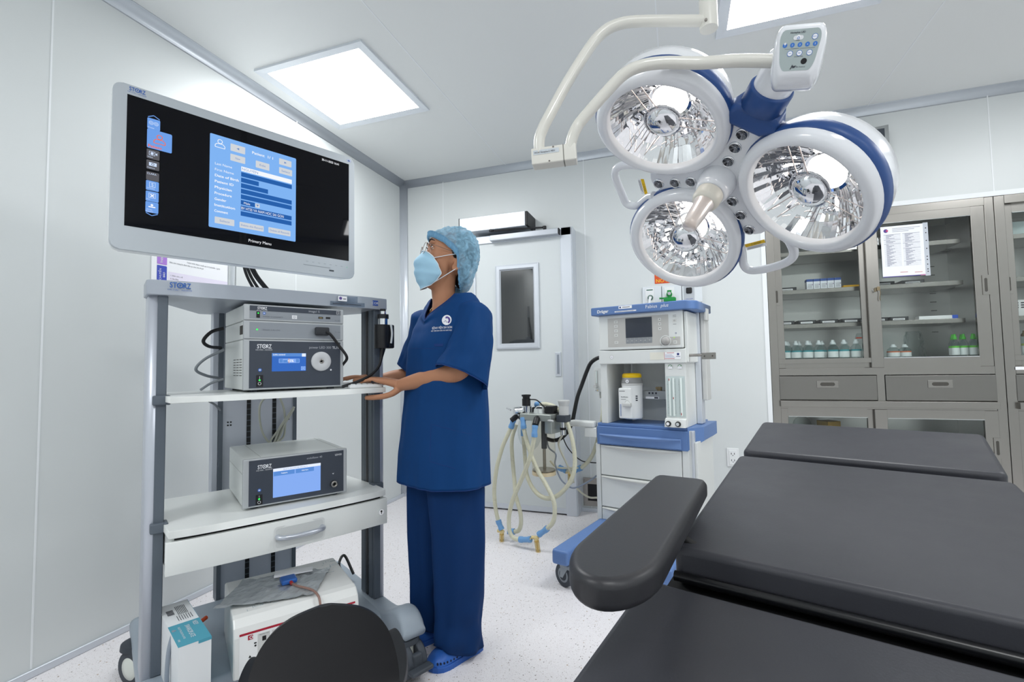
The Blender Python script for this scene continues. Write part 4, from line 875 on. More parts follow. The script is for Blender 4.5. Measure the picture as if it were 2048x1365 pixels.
b = MB(mat('cord_brown', '#93746a', .4)); b.tube(spline([(.004, -.038, .006), (.02, -.07, .004), (.05, -.11, .0), (.062, -.15, -.004), (.066, -.176, -.02), (.066, -.19, -.07), (.07, -.2, -.13)], 8), .004); b.build('cord', o)
M = CD(-.305, -.255, .168, radians(4)); t = thing('electrode_carton', 'white and teal carton of electrode plates standing on the cart base', 'box', M.to_translation(), M.to_euler().z)
CT = mat('carton_teal', '#4e9db2', .5); b = MB(mat('carton_board', '#e4e7e9', .6)); b.box(-.042, .038, -.155, .165, 0, .18); b.mat(CT); b.box(-.0425, .0385, -.1555, -.005, .18, .1805); b.box(.038, .0386, -.15, .165, 0, .1803); b.box(.006, .0386, -.1557, -.15, .172, .1803); b.build('carton', t)
b = MB(SWHT); b.at(Matrix.Translation((0, 0, .1808)) @ Matrix(((0, 0, 1, 0), (1, 0, 0, 0), (0, 1, 0, 0), (0, 0, 0, 1)))) if False else b.at(frame((0, 0, .181), (0, -1, 0), (1, 0, 0)))
b.text('SWAROPLATE', .03, -.005, .012, 0, width=.09); b.text('NESSY', .018, .017, .012, 0, bold=.04, width=.03); b.text('ELECTRODE PLATES', .03, -.022, .005, 0, width=.085); b.text('ERBE', .11, -.036, .005, 0)
b.mat(INK)
for i in range(9): b.rect(-.11 + i * .0045, -.11 + i * .0045 + (.002 if i % 3 else .003), -.03, -.012, 0)
for i in range(7): b.rect(-.13, -.06, .02 - i * .004, .0215 - i * .004, 0); b.rect(-.055, -.015, .025 - i * .006, .0265 - i * .006, 0)
b.build('print', t)
b = MB(mat('pouch_film', '#8d97a3', .3)); b.tube(spline([(-.335, -.30, .35), (-.348, -.31, .30), (-.352, -.315, .22), (-.345, -.315, .175)], 8), .006) ; o = b.build('black_strap'); o.data.transform(CMAT); tag(o, 'dark strap hanging along the left side of the teal carton', 'strap')
cable('power_cable', 'orange cable stub on the cart base between the carton and the white unit', [(-.275, .02, .22), (-.24, .0, .218), (-.205, .02, .222)], .007, mat('cable_orange', '#d9552d', .45))
cable('power_cable', 'black cable behind the white unit at the right of the cart base', [(.21, -.06, .30), (.25, -.05, .25), (.29, .0, .21), (.33, .08, .19), (.31, .1, .24), (.35, .14, .26), (.36, .06, .2)], .006, BLACK)

# ================================================================ OPERATING LAMP
LW = mat('lamp_white', '#eaecf0', 0.16, spec=.6, coat=.4); LB = mat('lamp_blue', '#274b86', 0.4); ARM = mat('arm_cream', '#dcdad2', 0.28, coat=.3)
MIR = mat('mirror', '#f3f4f6', 0.03, metal=1.0); LGLASS = thin_glass('lamp_glass', '#ffffff', .3, 1.0)
LGLOW = glow('lamp_emitter', '#fff6ec', 9.0); HND = mat('sterile_handle', '#e9dcd4', 0.25, trans=.35, coat=.3); HCUP = mat('handle_cup', '#dcd8cd', .35)
HUB = Vector((2.379, -2.381, 1.543)); LN = Vector((-.434, -.487, -.758)).normalized()
PODS = [(Vector((2.265, -2.487, 1.677)), Vector((-.279, -.342, -.897))), (Vector((2.311, -2.203, 1.468)), Vector((-.336, -.69, -.641))), (Vector((2.562, -2.454, 1.485)), Vector((-.644, -.383, -.663)))]
L0 = HUB.copy()
lamp = thing('operating_lamp', 'large white three-headed operating lamp with blue bands hanging at upper right', 'operating lamp', L0)
TL = Matrix.Translation(-L0)
def pod(P, N, seed):
    N = N.normalized(); rad = (P - HUB); rad = (rad - N * rad.dot(N)).normalized()
    M = TL @ zframe(P, -N, rad)             # local z points to the back of the head, x away from the hub
    def shaped(b, prof, k=.035):
        n = 60; vs = []; fs = []; q = len(prof)
        for i in range(n):
            a = 2 * pi * i / n
            for r, z in prof:
                s = 1 + k * max(0, (r - .13) / .04) * cos(3 * a + pi) * .8 if r > .13 else 1
                vs.append((r * s * cos(a), r * s * sin(a), z))
        for i in range(n):
            j = (i + 1) % n
            for p in range(q - 1): fs.append((i * q + p, j * q + p, j * q + p + 1, i * q + p + 1))
        b.add(vs, fs, True)
    b = MB(LW).at(M); shaped(b, [(.126, .016), (.1285, .002), (.132, -.003), (.140, -.004), (.150, -.001), (.1575, .007), (.1605, .020)]); o = b.build('lamp_head', lamp)
    b = MB(LB).at(M); shaped(b, [(.1605, .0195), (.164, .023), (.165, .032), (.1635, .047), (.160, .0515)]); b.build('blue_band', o)
    b = MB(LW).at(M); shaped(b, [(.1605, .051), (.156, .072), (.148, .095), (.122, .118), (.085, .133), (.04, .139), (0, .14)]); b.build('rear_shell', o)
    # faceted mirror bowl
    rnd = random.Random(seed); b = MB(MIR).at(M); NA, NR = 58, 3
    def bowl(r): return .016 + .095 * (1 - (r / .127) ** 2.0)
    radii = [.127 - (.127 - .052) * i / NR for i in range(NR + 1)]
    for i in range(NA):
        a0, a1 = 2 * pi * i / NA, 2 * pi * (i + 1) / NA
        tw = rnd.uniform(-.0015, .0015)
        for j in range(NR):
            r0, r1 = radii[j], radii[j + 1]; k = tw + rnd.uniform(-.0012, .0012); q = rnd.uniform(-.0010, .0010)
            b.add([(r0 * cos(a0), r0 * sin(a0), bowl(r0) + k + q), (r0 * cos(a1), r0 * sin(a1), bowl(r0) - k + q), (r1 * cos(a1), r1 * sin(a1), bowl(r1) - k - q), (r1 * cos(a0), r1 * sin(a0), bowl(r1) + k - q)], [(0, 3, 2, 1)])
    b.lathe([(.052, bowl(.052) + .001), (.045, .098), (.034, .101)], 32); b.build('reflector', o)
    b = MB(LGLOW).at(M); b.lathe([(.044, .0975), (.036, .092), (0, .089)], 28); b.build('emitter', o)
    b = MB(mat('lens_mirror', '#e8eaee', .05, metal=1.0)).at(M); b.lathe([(0, .009), (.018, .0105), (.033, .017), (.042, .027), (.0445, .034), (.036, .040), (0, .042)], 32); b.mat(CHROME); b.lathe([(.0445, .035), (.046, .029), (.0475, .032), (.045, .037)], 32)
    b.build('centre_lens', o)
    b = MB(mat('support_rod', '#e9dcd6', .15, metal=1.0)).at(M)
    for k in range(3):
        a = 2 * pi * k / 3 + .35
        b.tube([(.038 * cos(a + .15), .038 * sin(a + .15), .03), (.126 * cos(a), .126 * sin(a), .022)], .0014, 6); b.tube([(.038 * cos(a - .5), .038 * sin(a - .5), .03), (.122 * cos(a - .22), .122 * sin(a - .22), .026)], .0012, 6)
    b.build('lens_support', o)
    b = MB(LGLASS).at(M); b.lathe([(0, .008), (.127, .009)], 40); b.build('cover_glass', o)
for k, (P, N) in enumerate(PODS): pod(P, N, 11 + k)
# centre plate carrying the small spotlights
gx = (PODS[0][0] - HUB); gx = (gx - LN * gx.dot(LN)).normalized(); ML = TL @ zframe(HUB, -LN, gx)
inv = ML.inverted()
def lp(p): return inv @ (Vector(p) - L0)
gaps = []
for i, j in ((0, 2), (0, 1), (1, 2)):
    q = lp((PODS[i][0] + PODS[j][0]) / 2); gaps.append(atan2(q.y, q.x))
pts = []
for i in range(72):
    a = 2 * pi * i / 72; dmin = min(abs((a - g + pi) % (2 * pi) - pi) for g in gaps)
    pts.append((a, .078 + .115 * max(0, cos(min(dmin * 1.5, pi / 2))) ** 2.6))
b = MB(LW).at(ML); b.prism([(r * cos(a), r * sin(a)) for a, r in pts], .055, .10, .006, 3, True)
b.lathe([(.046, .056), (.044, .03), (.041, .012), (.037, .004), (.030, .001), (.028, .001)], 40); b.build('centre_plate', lamp)
SPOT = [(2.445, -2.482, 1.638), (2.433, -2.448, 1.624), (2.421, -2.412, 1.607), (2.254, -2.285, 1.621), (2.297, -2.306, 1.61), (2.337, -2.326, 1.6), (2.437, -2.317, 1.537), (2.459, -2.288, 1.506), (2.482, -2.256, 1.473)]
for p in SPOT:
    q = lp(p); b = MB(mat('spot_mirror', '#6f7176', .15, metal=1.0)).at(ML @ Matrix.Translation((q.x, q.y, .0555)))
    for k in range(12):
        a0, a1 = 2 * pi * k / 12, 2 * pi * (k + 1) / 12; z = .011 if k % 2 else .007
        z = -.0005 - (.0015 if k % 2 else 0); b.add([(.0125 * cos(a0), .0125 * sin(a0), -.004), (.0125 * cos(a1), .0125 * sin(a1), -.004), (.005 * cos(a1), .005 * sin(a1), z), (.005 * cos(a0), .005 * sin(a0), z)], [(0, 3, 2, 1)])
    b.mat(CHROME); b.lathe([(.0125, -.004), (.0135, -.006), (.0155, .0)], 24); b.mat(mat('spot_led', '#8f929a', .1, metal=.5)); b.ball((0, 0, -.0005), .0045, 12, 8)
    b.build('spotlight', lamp)
b = MB(HCUP).at(ML); b.lathe([(.034, .0), (.034, -.022), (.030, -.034), (.024, -.038), (0, -.038)], 36); b.build('handle_socket', lamp)
b = MB(HND).at(ML); b.lathe([(.026, -.034), (.0225, -.05), (.0215, -.08), (.019, -.112), (.018, -.121), (.013, -.125), (0, -.125)], 32); b.build('sterile_handle', lamp)
for pts, lbl in (([(2.215, -2.315, 1.668), (2.183, -2.313, 1.677), (2.148, -2.294, 1.685), (2.133, -2.264, 1.674), (2.145, -2.216, 1.637), (2.158, -2.185, 1.61), (2.189, -2.195, 1.598), (2.224, -2.237, 1.605), (2.24, -2.26, 1.60)], 0),
                 ([(2.465, -2.21, 1.445), (2.472, -2.184, 1.43), (2.48, -2.146, 1.4), (2.5, -2.139, 1.384), (2.543, -2.173, 1.381), (2.578, -2.213, 1.387), (2.588, -2.244, 1.401), (2.575, -2.275, 1.425), (2.555, -2.30, 1.44)], 1)):
    b = MB(LW); b.tube(spline([Vector(p) - L0 for p in pts], 6), .0115, 14); b.build('side_handle', lamp)
YEL = mat('caution_yellow', '#f0c419', .5)
for (tl, tr, br, bl) in (((2.215, -2.28, 1.644), (2.223, -2.238, 1.613), (2.204, -2.226, 1.616), (2.197, -2.272, 1.65)), ((2.477, -2.206, 1.447), (2.52, -2.245, 1.447), (2.526, -2.23, 1.435), (2.484, -2.19, 1.433))):
    A, B_, C_, D_ = [lp(q) for q in (tl, tr, br, bl)]
    x = Vector((B_.x - A.x, B_.y - A.y, 0)); L = x.length; x.normalize(); up = Vector((A.x - D_.x, A.y - D_.y, 0)); Hh = up.length
    F = Matrix(((x.x, 0, up.x / Hh, (A.x + D_.x) / 2), (x.y, 0, up.y / Hh, (A.y + D_.y) / 2), (0, 1, 0, .0545), (0, 0, 0, 1)))
    b = MB(YEL).at(ML @ F); b.rect(0, L, 0, Hh / 2, 0); b.mat(PAPER); b.rect(0, L, -Hh / 2, 0, 0); b.mat(INK); b.text('⚠ CAUTION', L * .3, Hh * .12, Hh * .24, -.0003, width=L * .5)
    for k in range(3): b.rect(L * .08, L * (.9 - .08 * k), -Hh * (.16 + .12 * k), -Hh * (.12 + .12 * k), -.0003)
    b.build('caution_label', lamp)
# blue bracket, neck and control head
E = Vector((.332, -.869, .366)).normalized(); side = LN.cross(E).normalized()
MN = TL @ m4(HUB, side, E, -LN)               # x across, y along the neck, z to the back
b = MB(LB).at(MN); b.prism([(-.03, .165), (.055, .165), (.062, .19), (.046, .218), (-.046, .218), (-.060, .190)], .035, .10, .012, 3, True)
b.at(MN @ Matrix.Translation((0, .215, .068)) @ Matrix.Rotation(-pi / 2, 4, 'X')); b.lathe([(.0, 0), (.046, .0), (.0455, .042), (.043, .046), (.03, .046)], 36); b.build('bracket', lamp)
b = MB(LW).at(MN @ Matrix.Translation((0, .25, .068)) @ Matrix.Rotation(-pi / 2, 4, 'X')); b.lathe([(.0395, 0), (.039, .07), (.03, .085), (0, .085)], 36); b.build('neck', lamp)
hc = Vector((2.502, -2.742, 1.648)); nf = Vector((-.20, -.92, -.42)).normalized(); up = Vector((.06, -.2, 1)); 
MHd = TL @ frame(hc, nf.cross(Vector((0, 0, 1))).normalized() * -1, up)
xh = Vector((0, 0, 1)).cross(-nf).normalized() * -1
xh = (-nf).cross(Vector((0, 0, 1))).normalized(); zh = xh.cross(-nf).normalized(); MHd = TL @ Matrix(((xh.x, -nf.x, zh.x, hc.x), (xh.y, -nf.y, zh.y, hc.y), (xh.z, -nf.z, zh.z, hc.z), (0, 0, 0, 1)))
MHd = MHd @ Matrix.Rotation(radians(14), 4, 'Y') @ Matrix.Scale(.84, 4)
b = MB(LW).at(MHd); rings = []
for y, w0, w1, h0, h1 in ((-.006, .040, .030, .052, -.030), (-.002, .045, .036, .057, -.040), (.01, .048, .042, .058, -.052), (.05, .049, .047, .055, -.062), (.085, .045, .043, .048, -.058), (.095, .030, .030, .035, -.045)):
    pp = rr_pts(-1, 1, 0, 1, .35, 6); R = []
    for px, pz in pp:
        z = h1 + (h0 - h1) * pz; wd = w1 + (w0 - w1) * pz; R.append((px * wd * 1.02 - .004 * (1 - pz) * -1, y, z))
    rings.append(R)
b.loft(rings); b.build('control_head', lamp)
b = MB(mat('panel_greygreen', '#a9b5b5', .35)).at(MHd @ Matrix.Translation((0, -.0065, 0))); pp = rr_pts(-1, 1, 0, 1, .3, 6); b.add([(p[0] * (.030 + .009 * p[1]) + .003 * (1 - p[1]), 0, -.026 + .074 * p[1]) for p in pp], [list(range(len(pp)))])
BB = mat('button_blue', '#3f78c8', .4); b.mat(INK); b.text('Honeylux LED', -.019, .041, .0032, -.0004, bold=.02)
b.mat(SWHT); b.rrect(-.012, .006, .029, .037, -.0004, .004); b.mat(PAPER); b.disc(-.003, .034, .004, -.0008); b.mat(BB); b.ringd(-.003, .0325, .0015, .0023, -.0012)
for i in range(5): b.mat(BB); b.disc(-.025 + .0135 * i, .0205, .0042, -.0004); b.mat(SWHT); b.text(str(i + 1), -.025 + .0135 * i, .019, .003, -.0008, 'CENTER')
b.disc(-.025, .0235, .0022, -.001)
for x, z, tx in ((.026, .033, 'ENDO'), (-.013, .0055, 'MIN'), (.004, .0055, 'MID'), (.022, .0055, 'MAX')): b.mat(BB); b.disc(x, z, .0053, -.0004); b.mat(PAPER); b.disc(x, z, .0044, -.0007); b.mat(BB); b.text(tx, x, z - .0008, .002, -.001, 'CENTER', bold=.03)
b.mat(INK); b.text('DIMMING', -.004, .013, .0018, -.0004, 'CENTER'); b.line(-.024, .0138, -.010, .0138, .0004, -.0004); b.line(.003, .0138, .03, .0138, .0004, -.0004); b.text('COLOR TEMP.', .004, -.0015, .0018, -.0004, 'CENTER'); b.text('POWER', -.003, .0275, .0015, -.0004, 'CENTER')
b.mat(BLACK); b.disc(.015, -.0095, .0055, -.0004); b.mat(INK); b.text('jw', -.008, -.021, .006, -.0004, bold=.05, shear=.3); b.text('Bio Science', .003, -.0205, .0025, -.0004)
b.build('control_panel', lamp)
# arms
def arm(name, pts, r): bb = MB(ARM); bb.tube(spline([Vector(p) - L0 for p in pts], 8), r, 20); return bb.build(name, lamp)
arm('lower_arm', [(2.482, -2.66, 1.695), (2.42, -2.655, 1.713), (2.352, -2.649, 1.728), (2.285, -2.659, 1.738), (2.24, -2.667, 1.737), (2.205, -2.669, 1.727), (2.17, -2.668, 1.70), (2.113, -2.665, 1.648), (2.098, -2.667, 1.628), (2.088, -2.666, 1.605), (2.083, -2.663, 1.580)], .0122)
arm('upper_arm', [(2.374, -2.555, 1.877), (2.30, -2.577, 1.881), (2.23, -2.597, 1.884), (2.192, -2.609, 1.880), (2.160, -2.619, 1.865), (2.130, -2.628, 1.833), (2.080, -2.650, 1.748), (2.040, -2.668, 1.668), (2.026, -2.672, 1.640), (2.018, -2.674, 1.615), (2.017, -2.674, 1.58)], .0122)
d = Vector((2.107 - 2.0, -2.655 + 2.67, .004)).normalized(); MJ = TL @ frame((2.0485, -2.664, 1.576), d, (0, 0, 1))
b = MB(ARM).at(MJ); b.box(-.049, .022, -.017, .017, -.0185, .0185, .003); b.mat(mat('joint_line', '#8b8a85', .5)); b.box(.0205, .0215, -.0172, .0172, -.0187, .0187); b.mat(ARM); b.box(.021, .049, -.017, .017, -.0185, .0185, .003)
b.mat(mat('label_silver', '#c6cdd3', .35)); b.rect(-.044, .012, .002, .012, -.0175); b.mat(INK); b.text('WOW Honeylux II 14031', -.042, .0045, .0042, -.018, width=.045); b.mat(mat('screw_grey', '#77736e', .4, metal=.5)); b.disc(0, .015, .002, -.0175); b.disc(-.01, -.015, .002, -.0175)
b.build('hinge_block', lamp)
b = MB(ARM).at(TL); b.cyl((2.379, -2.553, 1.858), (2.379, -2.553, 1.925), .019, n=28); b.cyl((2.379, -2.553, 1.927), (2.379, -2.553, RZ - .02), .0185, n=28); b.cyl((2.379, -2.553, RZ - .03), (2.379, -2.553, RZ), .09, n=36); b.build('ceiling_stem', lamp)
b = MB(mat('screw_grey', '#77736e', .4, metal=.5)).at(TL); b.disc(2.377, -2.553, .003, 0) if False else b.cyl((2.372, -2.571, 1.868), (2.372, -2.574, 1.868), .003, n=10); b.build('screw', lamp)

# ================================================================ ANAESTHESIA MACHINE, VAPORISER AND BREATHING TUBES
FTH = radians(-15.6); FO = Vector((2.091, -.839, 0)); FM = Matrix.Translation(FO) @ Matrix.Rotation(FTH, 4, 'Z')
def fw(x, y, z): return FM @ Vector((x, y, z))
MBL = mat('medical_blue', '#5f7fb4', 0.42); MW = mat('machine_white', '#dfe2e0', 0.4); MG = mat('machine_grey', '#c9cac8', 0.4); MK = mat('machine_key', '#d9dad6', .4)
an = thing('anaesthesia_machine', 'white and blue anaesthesia machine on castors against the back wall', 'anaesthesia machine', FO, FTH)
b = MB(MBL); b.box(-.29, -.20, -.565, .40, .125, .20, .014); b.box(-.215, -.17, -.53, .0, .125, .165, .01); b.build('base_leg', an)
b = MB(MBL); b.box(.20, .29, -.50, .40, .125, .20, .014); b.build('base_leg', an)
b = MB(MBL); b.box(-.21, .21, -.06, .40, .13, .19, .008); b.build('base_plate', an)
CGY = mat('castor_grey', '#8f969d', .4)
for (x, y, r) in ((-.235, -.505, 1.25), (.24, -.44, 0), (-.24, .34, .2), (.24, .34, -.3)):
    M = Matrix.Translation((x, y, 0)) @ Matrix.Rotation(r, 4, 'Z'); b = MB(RUBBER).at(M @ Matrix.Translation((0, .02, .058)) @ Matrix.Rotation(pi / 2, 4, 'Y'))
    b.lathe([(.036, -.012), (.053, -.014), (.058, -.008), (.058, .008), (.053, .014), (.036, .012)], 28); b.mat(CGY); b.lathe([(0, -.012), (.036, -.012), (.036, .012), (0, .012)], 24); b.mat(RUBBER); b.lathe([(0, -.0125), (.026, -.0125), (.026, .0125), (0, .0125)], 20)
    b.at(M); b.mat(CGY)
    for s in (-1, 1): b.prism([(0, 0)] * 0 or [(s * .018, -.05), (s * .022, -.05), (s * .022, .03), (s * .018, .03)][::s], .10, .118)
    for s in (-1, 1): b.loft([[(s * .017, -.03, .112), (s * .023, -.03, .112), (s * .023, .025, .112), (s * .017, .025, .112)], [(s * .017, .012, .05), (s * .023, .012, .05), (s * .023, .03, .05), (s * .017, .03, .05)]])
    b.box(-.024, .024, -.04, .03, .10, .12, .006); b.cyl((0, -.01, .115), (0, -.01, .13), .022); b.build('caster', an)
# drawer stack
b = MB(MW); b.box(-.268, .248, .012, .40, .19, .66); b.box(-.297, -.268, -.004, .40, .17, .645, .004); b.box(.212, .248, -.004, .40, .19, .66, .003); b.build('drawer_housing', an)
def pull_lip(b, x0, x1, z, y=-.006, dep=.02):
    n = 16; top = []; bot = []; out = []
    for i in range(n + 1):
        t = i / n; x = x0 + (x1 - x0) * t; c = 1 - (2 * t - 1) ** 2
        top.append((x, y, z)); out.append((x, y - dep * (.3 + .7 * c), z - .004 - .006 * c)); bot.append((x, y, z - .008 - .020 * c))
    b.loft([top, out, bot], False, False, closed=False)
for za, zb in ((.462, .637), (.278, .455), (.20, .271)):
    b = MB(MW); b.box(-.264, .209, -.006, .02, za, zb, .003); b.mat(MK); pull_lip(b, -.262, .207, zb - .001); b.build('drawer', an)
b = MB(MBL); b.box(-.283, .246, -.012, .40, .641, .748, .004); b.box(-.283, .2465, .0, .46, .748, .766, .003); b.loft([[(.2465, -.01, .645), (.2465, .4, .645), (.2465, .4, .7635), (.2465, -.01, .7635)], [(.305, .10, .69), (.305, .42, .69), (.305, .42, .7635), (.305, .10, .7635)]], smooth=False); b.build('work_top', an)
b = MB(mat('drawer_blue', '#6d8cc0', .4)); b.box(-.266, .211, -.018, .0, .648, .704, .003); pull_lip(b, -.264, .209, .702, -.016, .022); b.build('blue_drawer', an)
b = MB(ALU); b.box(.262, .276, -.005, .03, .19, .75, .003); b.mat(MW); b.box(.248, .262, 0, .03, .19, .75); b.box(.276, .292, .0, .36, .19, .69, .003); b.build('side_rail', an)
# gas compartment
b = MB(MW); b.box(-.255, .245, .27, .30, .755, 1.12); b.box(-.255, -.213, .0, .28, .766, 1.12, .003); b.box(.132, .244, .0, .30, .766, 1.118, .003); b.box(-.14, -.132, .2, .272, .766, 1.12); b.build('gas_cabinet', an)
b = MB(BLACK); b.box(-.2, -.155, .235, .268, .78, .90); b.box(-.138, -.134, .25, .27, 1.03, 1.12); b.build('dark_slot', an)
b = MB(MW); b.box(-.258, .252, -.012, .36, 1.117, 1.196, .005); b.build('gauge_housing', an)
b = MB(MG); b.at(frame((-.175, -.0125, 1.158), (1, 0, 0), (0, 0, 1))); b.disc(0, 0, .0125, 0); b.mat(PAPER); b.disc(0, 0, .010, -.0005); b.mat(INK); b.text('O₂', 0, -.003, .005, -.001, 'CENTER'); b.build('gauge', an)
b = MB(mat('sticker_cream', '#e8e6da', .5)); b.rect(.055, .226, 1.137, 1.179, -.0127); b.mat(PAPER); b.rect(.135, .226, 1.138, 1.178, -.0131)
NVY = mat('sticker_navy', '#2f3a78', .5); b.mat(NVY); b.rect(.205, .217, 1.16, 1.172, -.0135); b.rect(.2, .222, 1.152, 1.1545, -.0135); b.mat(mat('ink_red', '#c04a50', .6)); b.rect(.15, .19, 1.1725, 1.175, -.0135); b.rect(.139, .192, 1.141, 1.1435, -.0135); b.rect(.136, .138, 1.138, 1.178, -.0135); b.mat(mat('ink_pale', '#8b8fb4', .6))
for k in range(4): b.rect(.14, .195 - .006 * k, 1.148 + .005 * k, 1.1495 + .005 * k, -.0135)
b.build('inspection_label', an)
# monitor box
b = MB(MW); b.box(-.252, .241, -.014, .33, 1.20, 1.408, .006); b.build('display_housing', an)
b = MB(mat('panel_taupe', '#bdbcb8', .45)); b.at(Matrix.Translation((0, -.0145, 0))); b.rrect(-.194, .165, 1.216, 1.388, 0, .003); b.rrect(.12, .226, 1.216, 1.262, 0, .003)
b.mat(MW); b.ringd(.146, 1.241, .026, .031, -.0006); b.mat(mat('lcd_dark', '#44484f', .15)); b.rect(-.083, .073, 1.267, 1.381, -.0008)
for i in range(6): b.mat(mat('softkey_grey', '#8c9094', .4)); b.rect(-.0825 + i * .0258, -.0825 + i * .0258 + .0248, 1.234, 1.266, -.0008); b.mat(MG); b.rect(-.076 + i * .0258, -.068 + i * .0258, 1.248, 1.251, -.0012)
for z in (1.365, 1.339, 1.312, 1.286, 1.244): b.mat(MK); b.rect(-.153, -.13, z - .008, z + .008, -.0008); b.mat(INK); b.rect(-.148, -.136, z + .001, z + .0022, -.0012); b.rect(-.148, -.138, z - .003, z - .0018, -.0012)
for z in (1.363, 1.337, 1.311): b.mat(MK); b.rect(.108, .125, z - .008, z + .008, -.0008); b.mat(INK); b.disc(.1165, z, .0028, -.0012, 8)
for z in (1.351, 1.232): b.mat(MK); b.rect(.188, .209, z - .009, z + .009, -.0008); b.mat(INK); b.ringd(.198, z, .003, .004, -.0012, 12)
b.mat(INK); b.rect(.19, .208, 1.379, 1.3805, -.0008); b.rect(.19, .208, 1.371, 1.3725, -.0008); b.rect(.19, .208, 1.33, 1.3315, -.0008)
b.mat(glow('led_yellowgreen', '#a8e04a', 1.2)); b.disc(.194, 1.258, .003, -.001, 12); b.mat(NVY); b.ringd(.204, 1.281, .0028, .0045, -.001, 14); b.build('control_panel', an)
b = MB(mat('knob_grey', '#aaa8a6', .4)); b.at(frame((.148, -.015, 1.241), (1, 0, 0), (0, 0, 1)) @ Matrix.Rotation(pi / 2, 4, 'X')); b.lathe([(0, .022), (.018, .022), (.021, .018), (.024, 0)], 28); b.build('rotary_knob', an)
# blue header
b = MB(MBL); b.prism([(-.285, -.045), (.262, -.045), (.312, .02), (.312, .34), (-.285, .34)], 1.407, 1.456, .006, 3, True); b.build('header', an)
b = MB(SWHT); b.at(Matrix.Translation((0, -.0455, 0))); b.text('Dräger', -.245, 1.421, .0175, 0, bold=.03); b.text('Fabius', .05, 1.427, .019, 0); b.text('plus', .133, 1.427, .019, 0, shear=.25); b.mat(PAPER); b.rect(-.11, -.03, 1.436, 1.453, -.0003); b.rect(-.135, -.005, 1.418, 1.4245, -.0003); b.mat(NVY); b.disc(-.1, 1.4445, .005, -.0007, 12); b.mat(INK); b.rect(-.088, -.042, 1.443, 1.446, -.0007); b.rect(-.128, -.02, 1.4205, 1.422, -.0007); b.build('lettering', an)
b = MB(ALU); b.box(.245, .275, .20, .28, .766, 1.41, .004); b.mat(MG); b.box(.276, .305, .22, .31, .9, 1.42, .006); b.box(.300, .316, .21, .27, 1.36, 1.43, .004); b.mat(MW); b.box(.244, .262, .0, .30, 1.12, 1.40, .004); b.build('rear_rail', an)
b = MB(mat('raised_print', '#cdd0d0', .5)); b.at(frame((.2425, .05, 1.22), (0, 0, 1), (0, -1, 0)))
for k in range(8): b.box(.0, .15, -.001, .0, -.02 - k * .02, -.012 - k * .02)
b.build('side_emboss', an)
b = MB(STEEL); b.tube([(.24, .02, 1.158), (.33, .02, 1.158)], .008, 12); b.box(.33, .40, .0, .012, 1.135, 1.17, .002); b.mat(SHADOW); b.cyl((.345, -.002, 1.152), (.345, .0, 1.152), .004, n=10); b.cyl((.385, -.002, 1.152), (.385, .0, 1.152), .004, n=10); b.build('rail_bracket', an)
# flow tube column
b = MB(mat('flow_glass', '#c8d4d2', .15)); b.rect(.137, .2385, .822, 1.045, -.0006); b.build('flow_window', an)
b = MB(mat('flow_tube', '#e6efec', .1));
for x in (.156, .177, .217): b.cyl((x, -.003, .828), (x, -.003, 1.035), .0055, n=12)
b.mat(INK)
for x in (.149, .185, .209):
    for k in range(24): b.rect(x - .003 - (.002 if k % 4 == 0 else 0), x + .003, .84 + k * .008, .8412 + k * .008, -.0012)
b.mat(mat('float_red', '#a03a3a', .4)); b.box(.154, .158, -.01, -.008, 1.02, 1.032); b.box(.175, .179, -.01, -.008, .92, .93); b.box(.215, .219, -.01, -.008, .833, .846); b.build('flow_tubes', an)
for x in (.163, .2145):
    b = MB(MG); b.at(frame((x, -.0007, 1.097), (1, 0, 0), (0, 0, 1))); b.disc(0, 0, .0135, 0); b.mat(PAPER); b.disc(0, 0, .011, -.0005); b.mat(GRN); b.ringd(0, .001, .008, .0105, -.001, 16); b.mat(PAPER); b.rect(-.011, .011, -.011, .001, -.0013); b.mat(INK); b.line(0, 0, .006, .005, .0015, -.0016); b.build('gauge', an)
b = MB(MW); b.loft([[(.13, .0, .768), (.242, .0, .768), (.242, -.0, .815), (.13, .0, .815)], [(.13, -.03, .768), (.242, -.03, .768), (.242, -.018, .81), (.13, -.018, .81)]], smooth=False); b.build('knob_console', an)
for x, m in ((.151, PAPER), (.203, GRN)):
    b = MB(BLACK).at(frame((x, -.028, .787), (1, 0, 0), (0, 0, 1)) @ Matrix.Rotation(pi / 2, 4, 'X')); b.lathe([(.0, .012), (.0105, .012), (.014, .008), (.015, .0)], 24); b.mat(m if m is PAPER else CHROME); b.lathe([(0, .0125), (.009, .0125)], 20); b.build('flow_knob', an)
b = MB(mat('manifold_grey', '#aeb2b3', .35, metal=.4)); b.box(-.05, .132, .14, .20, .905, .955, .003); b.mat(PAPER); b.rect(-.03, .05, .907, .92, .1395); b.mat(INK); b.rect(.022, .045, .909, .918, .139)
for k in range(3): b.rect(-.012 + k * .02, -.002 + k * .02, .935, .946, .139); b.disc(.105, .918 + k * .012, .003, .139, 10)
b.mat(mat('valve_brass', '#b09a72', .3, metal=1)); 
for x in (.05, .115): b.box(x - .012, x + .012, .14, .17, .955, .978, .003); b.cyl((x - .02, .15, .97), (x - .005, .15, .97), .008, n=12)
b.build('manifold', an)
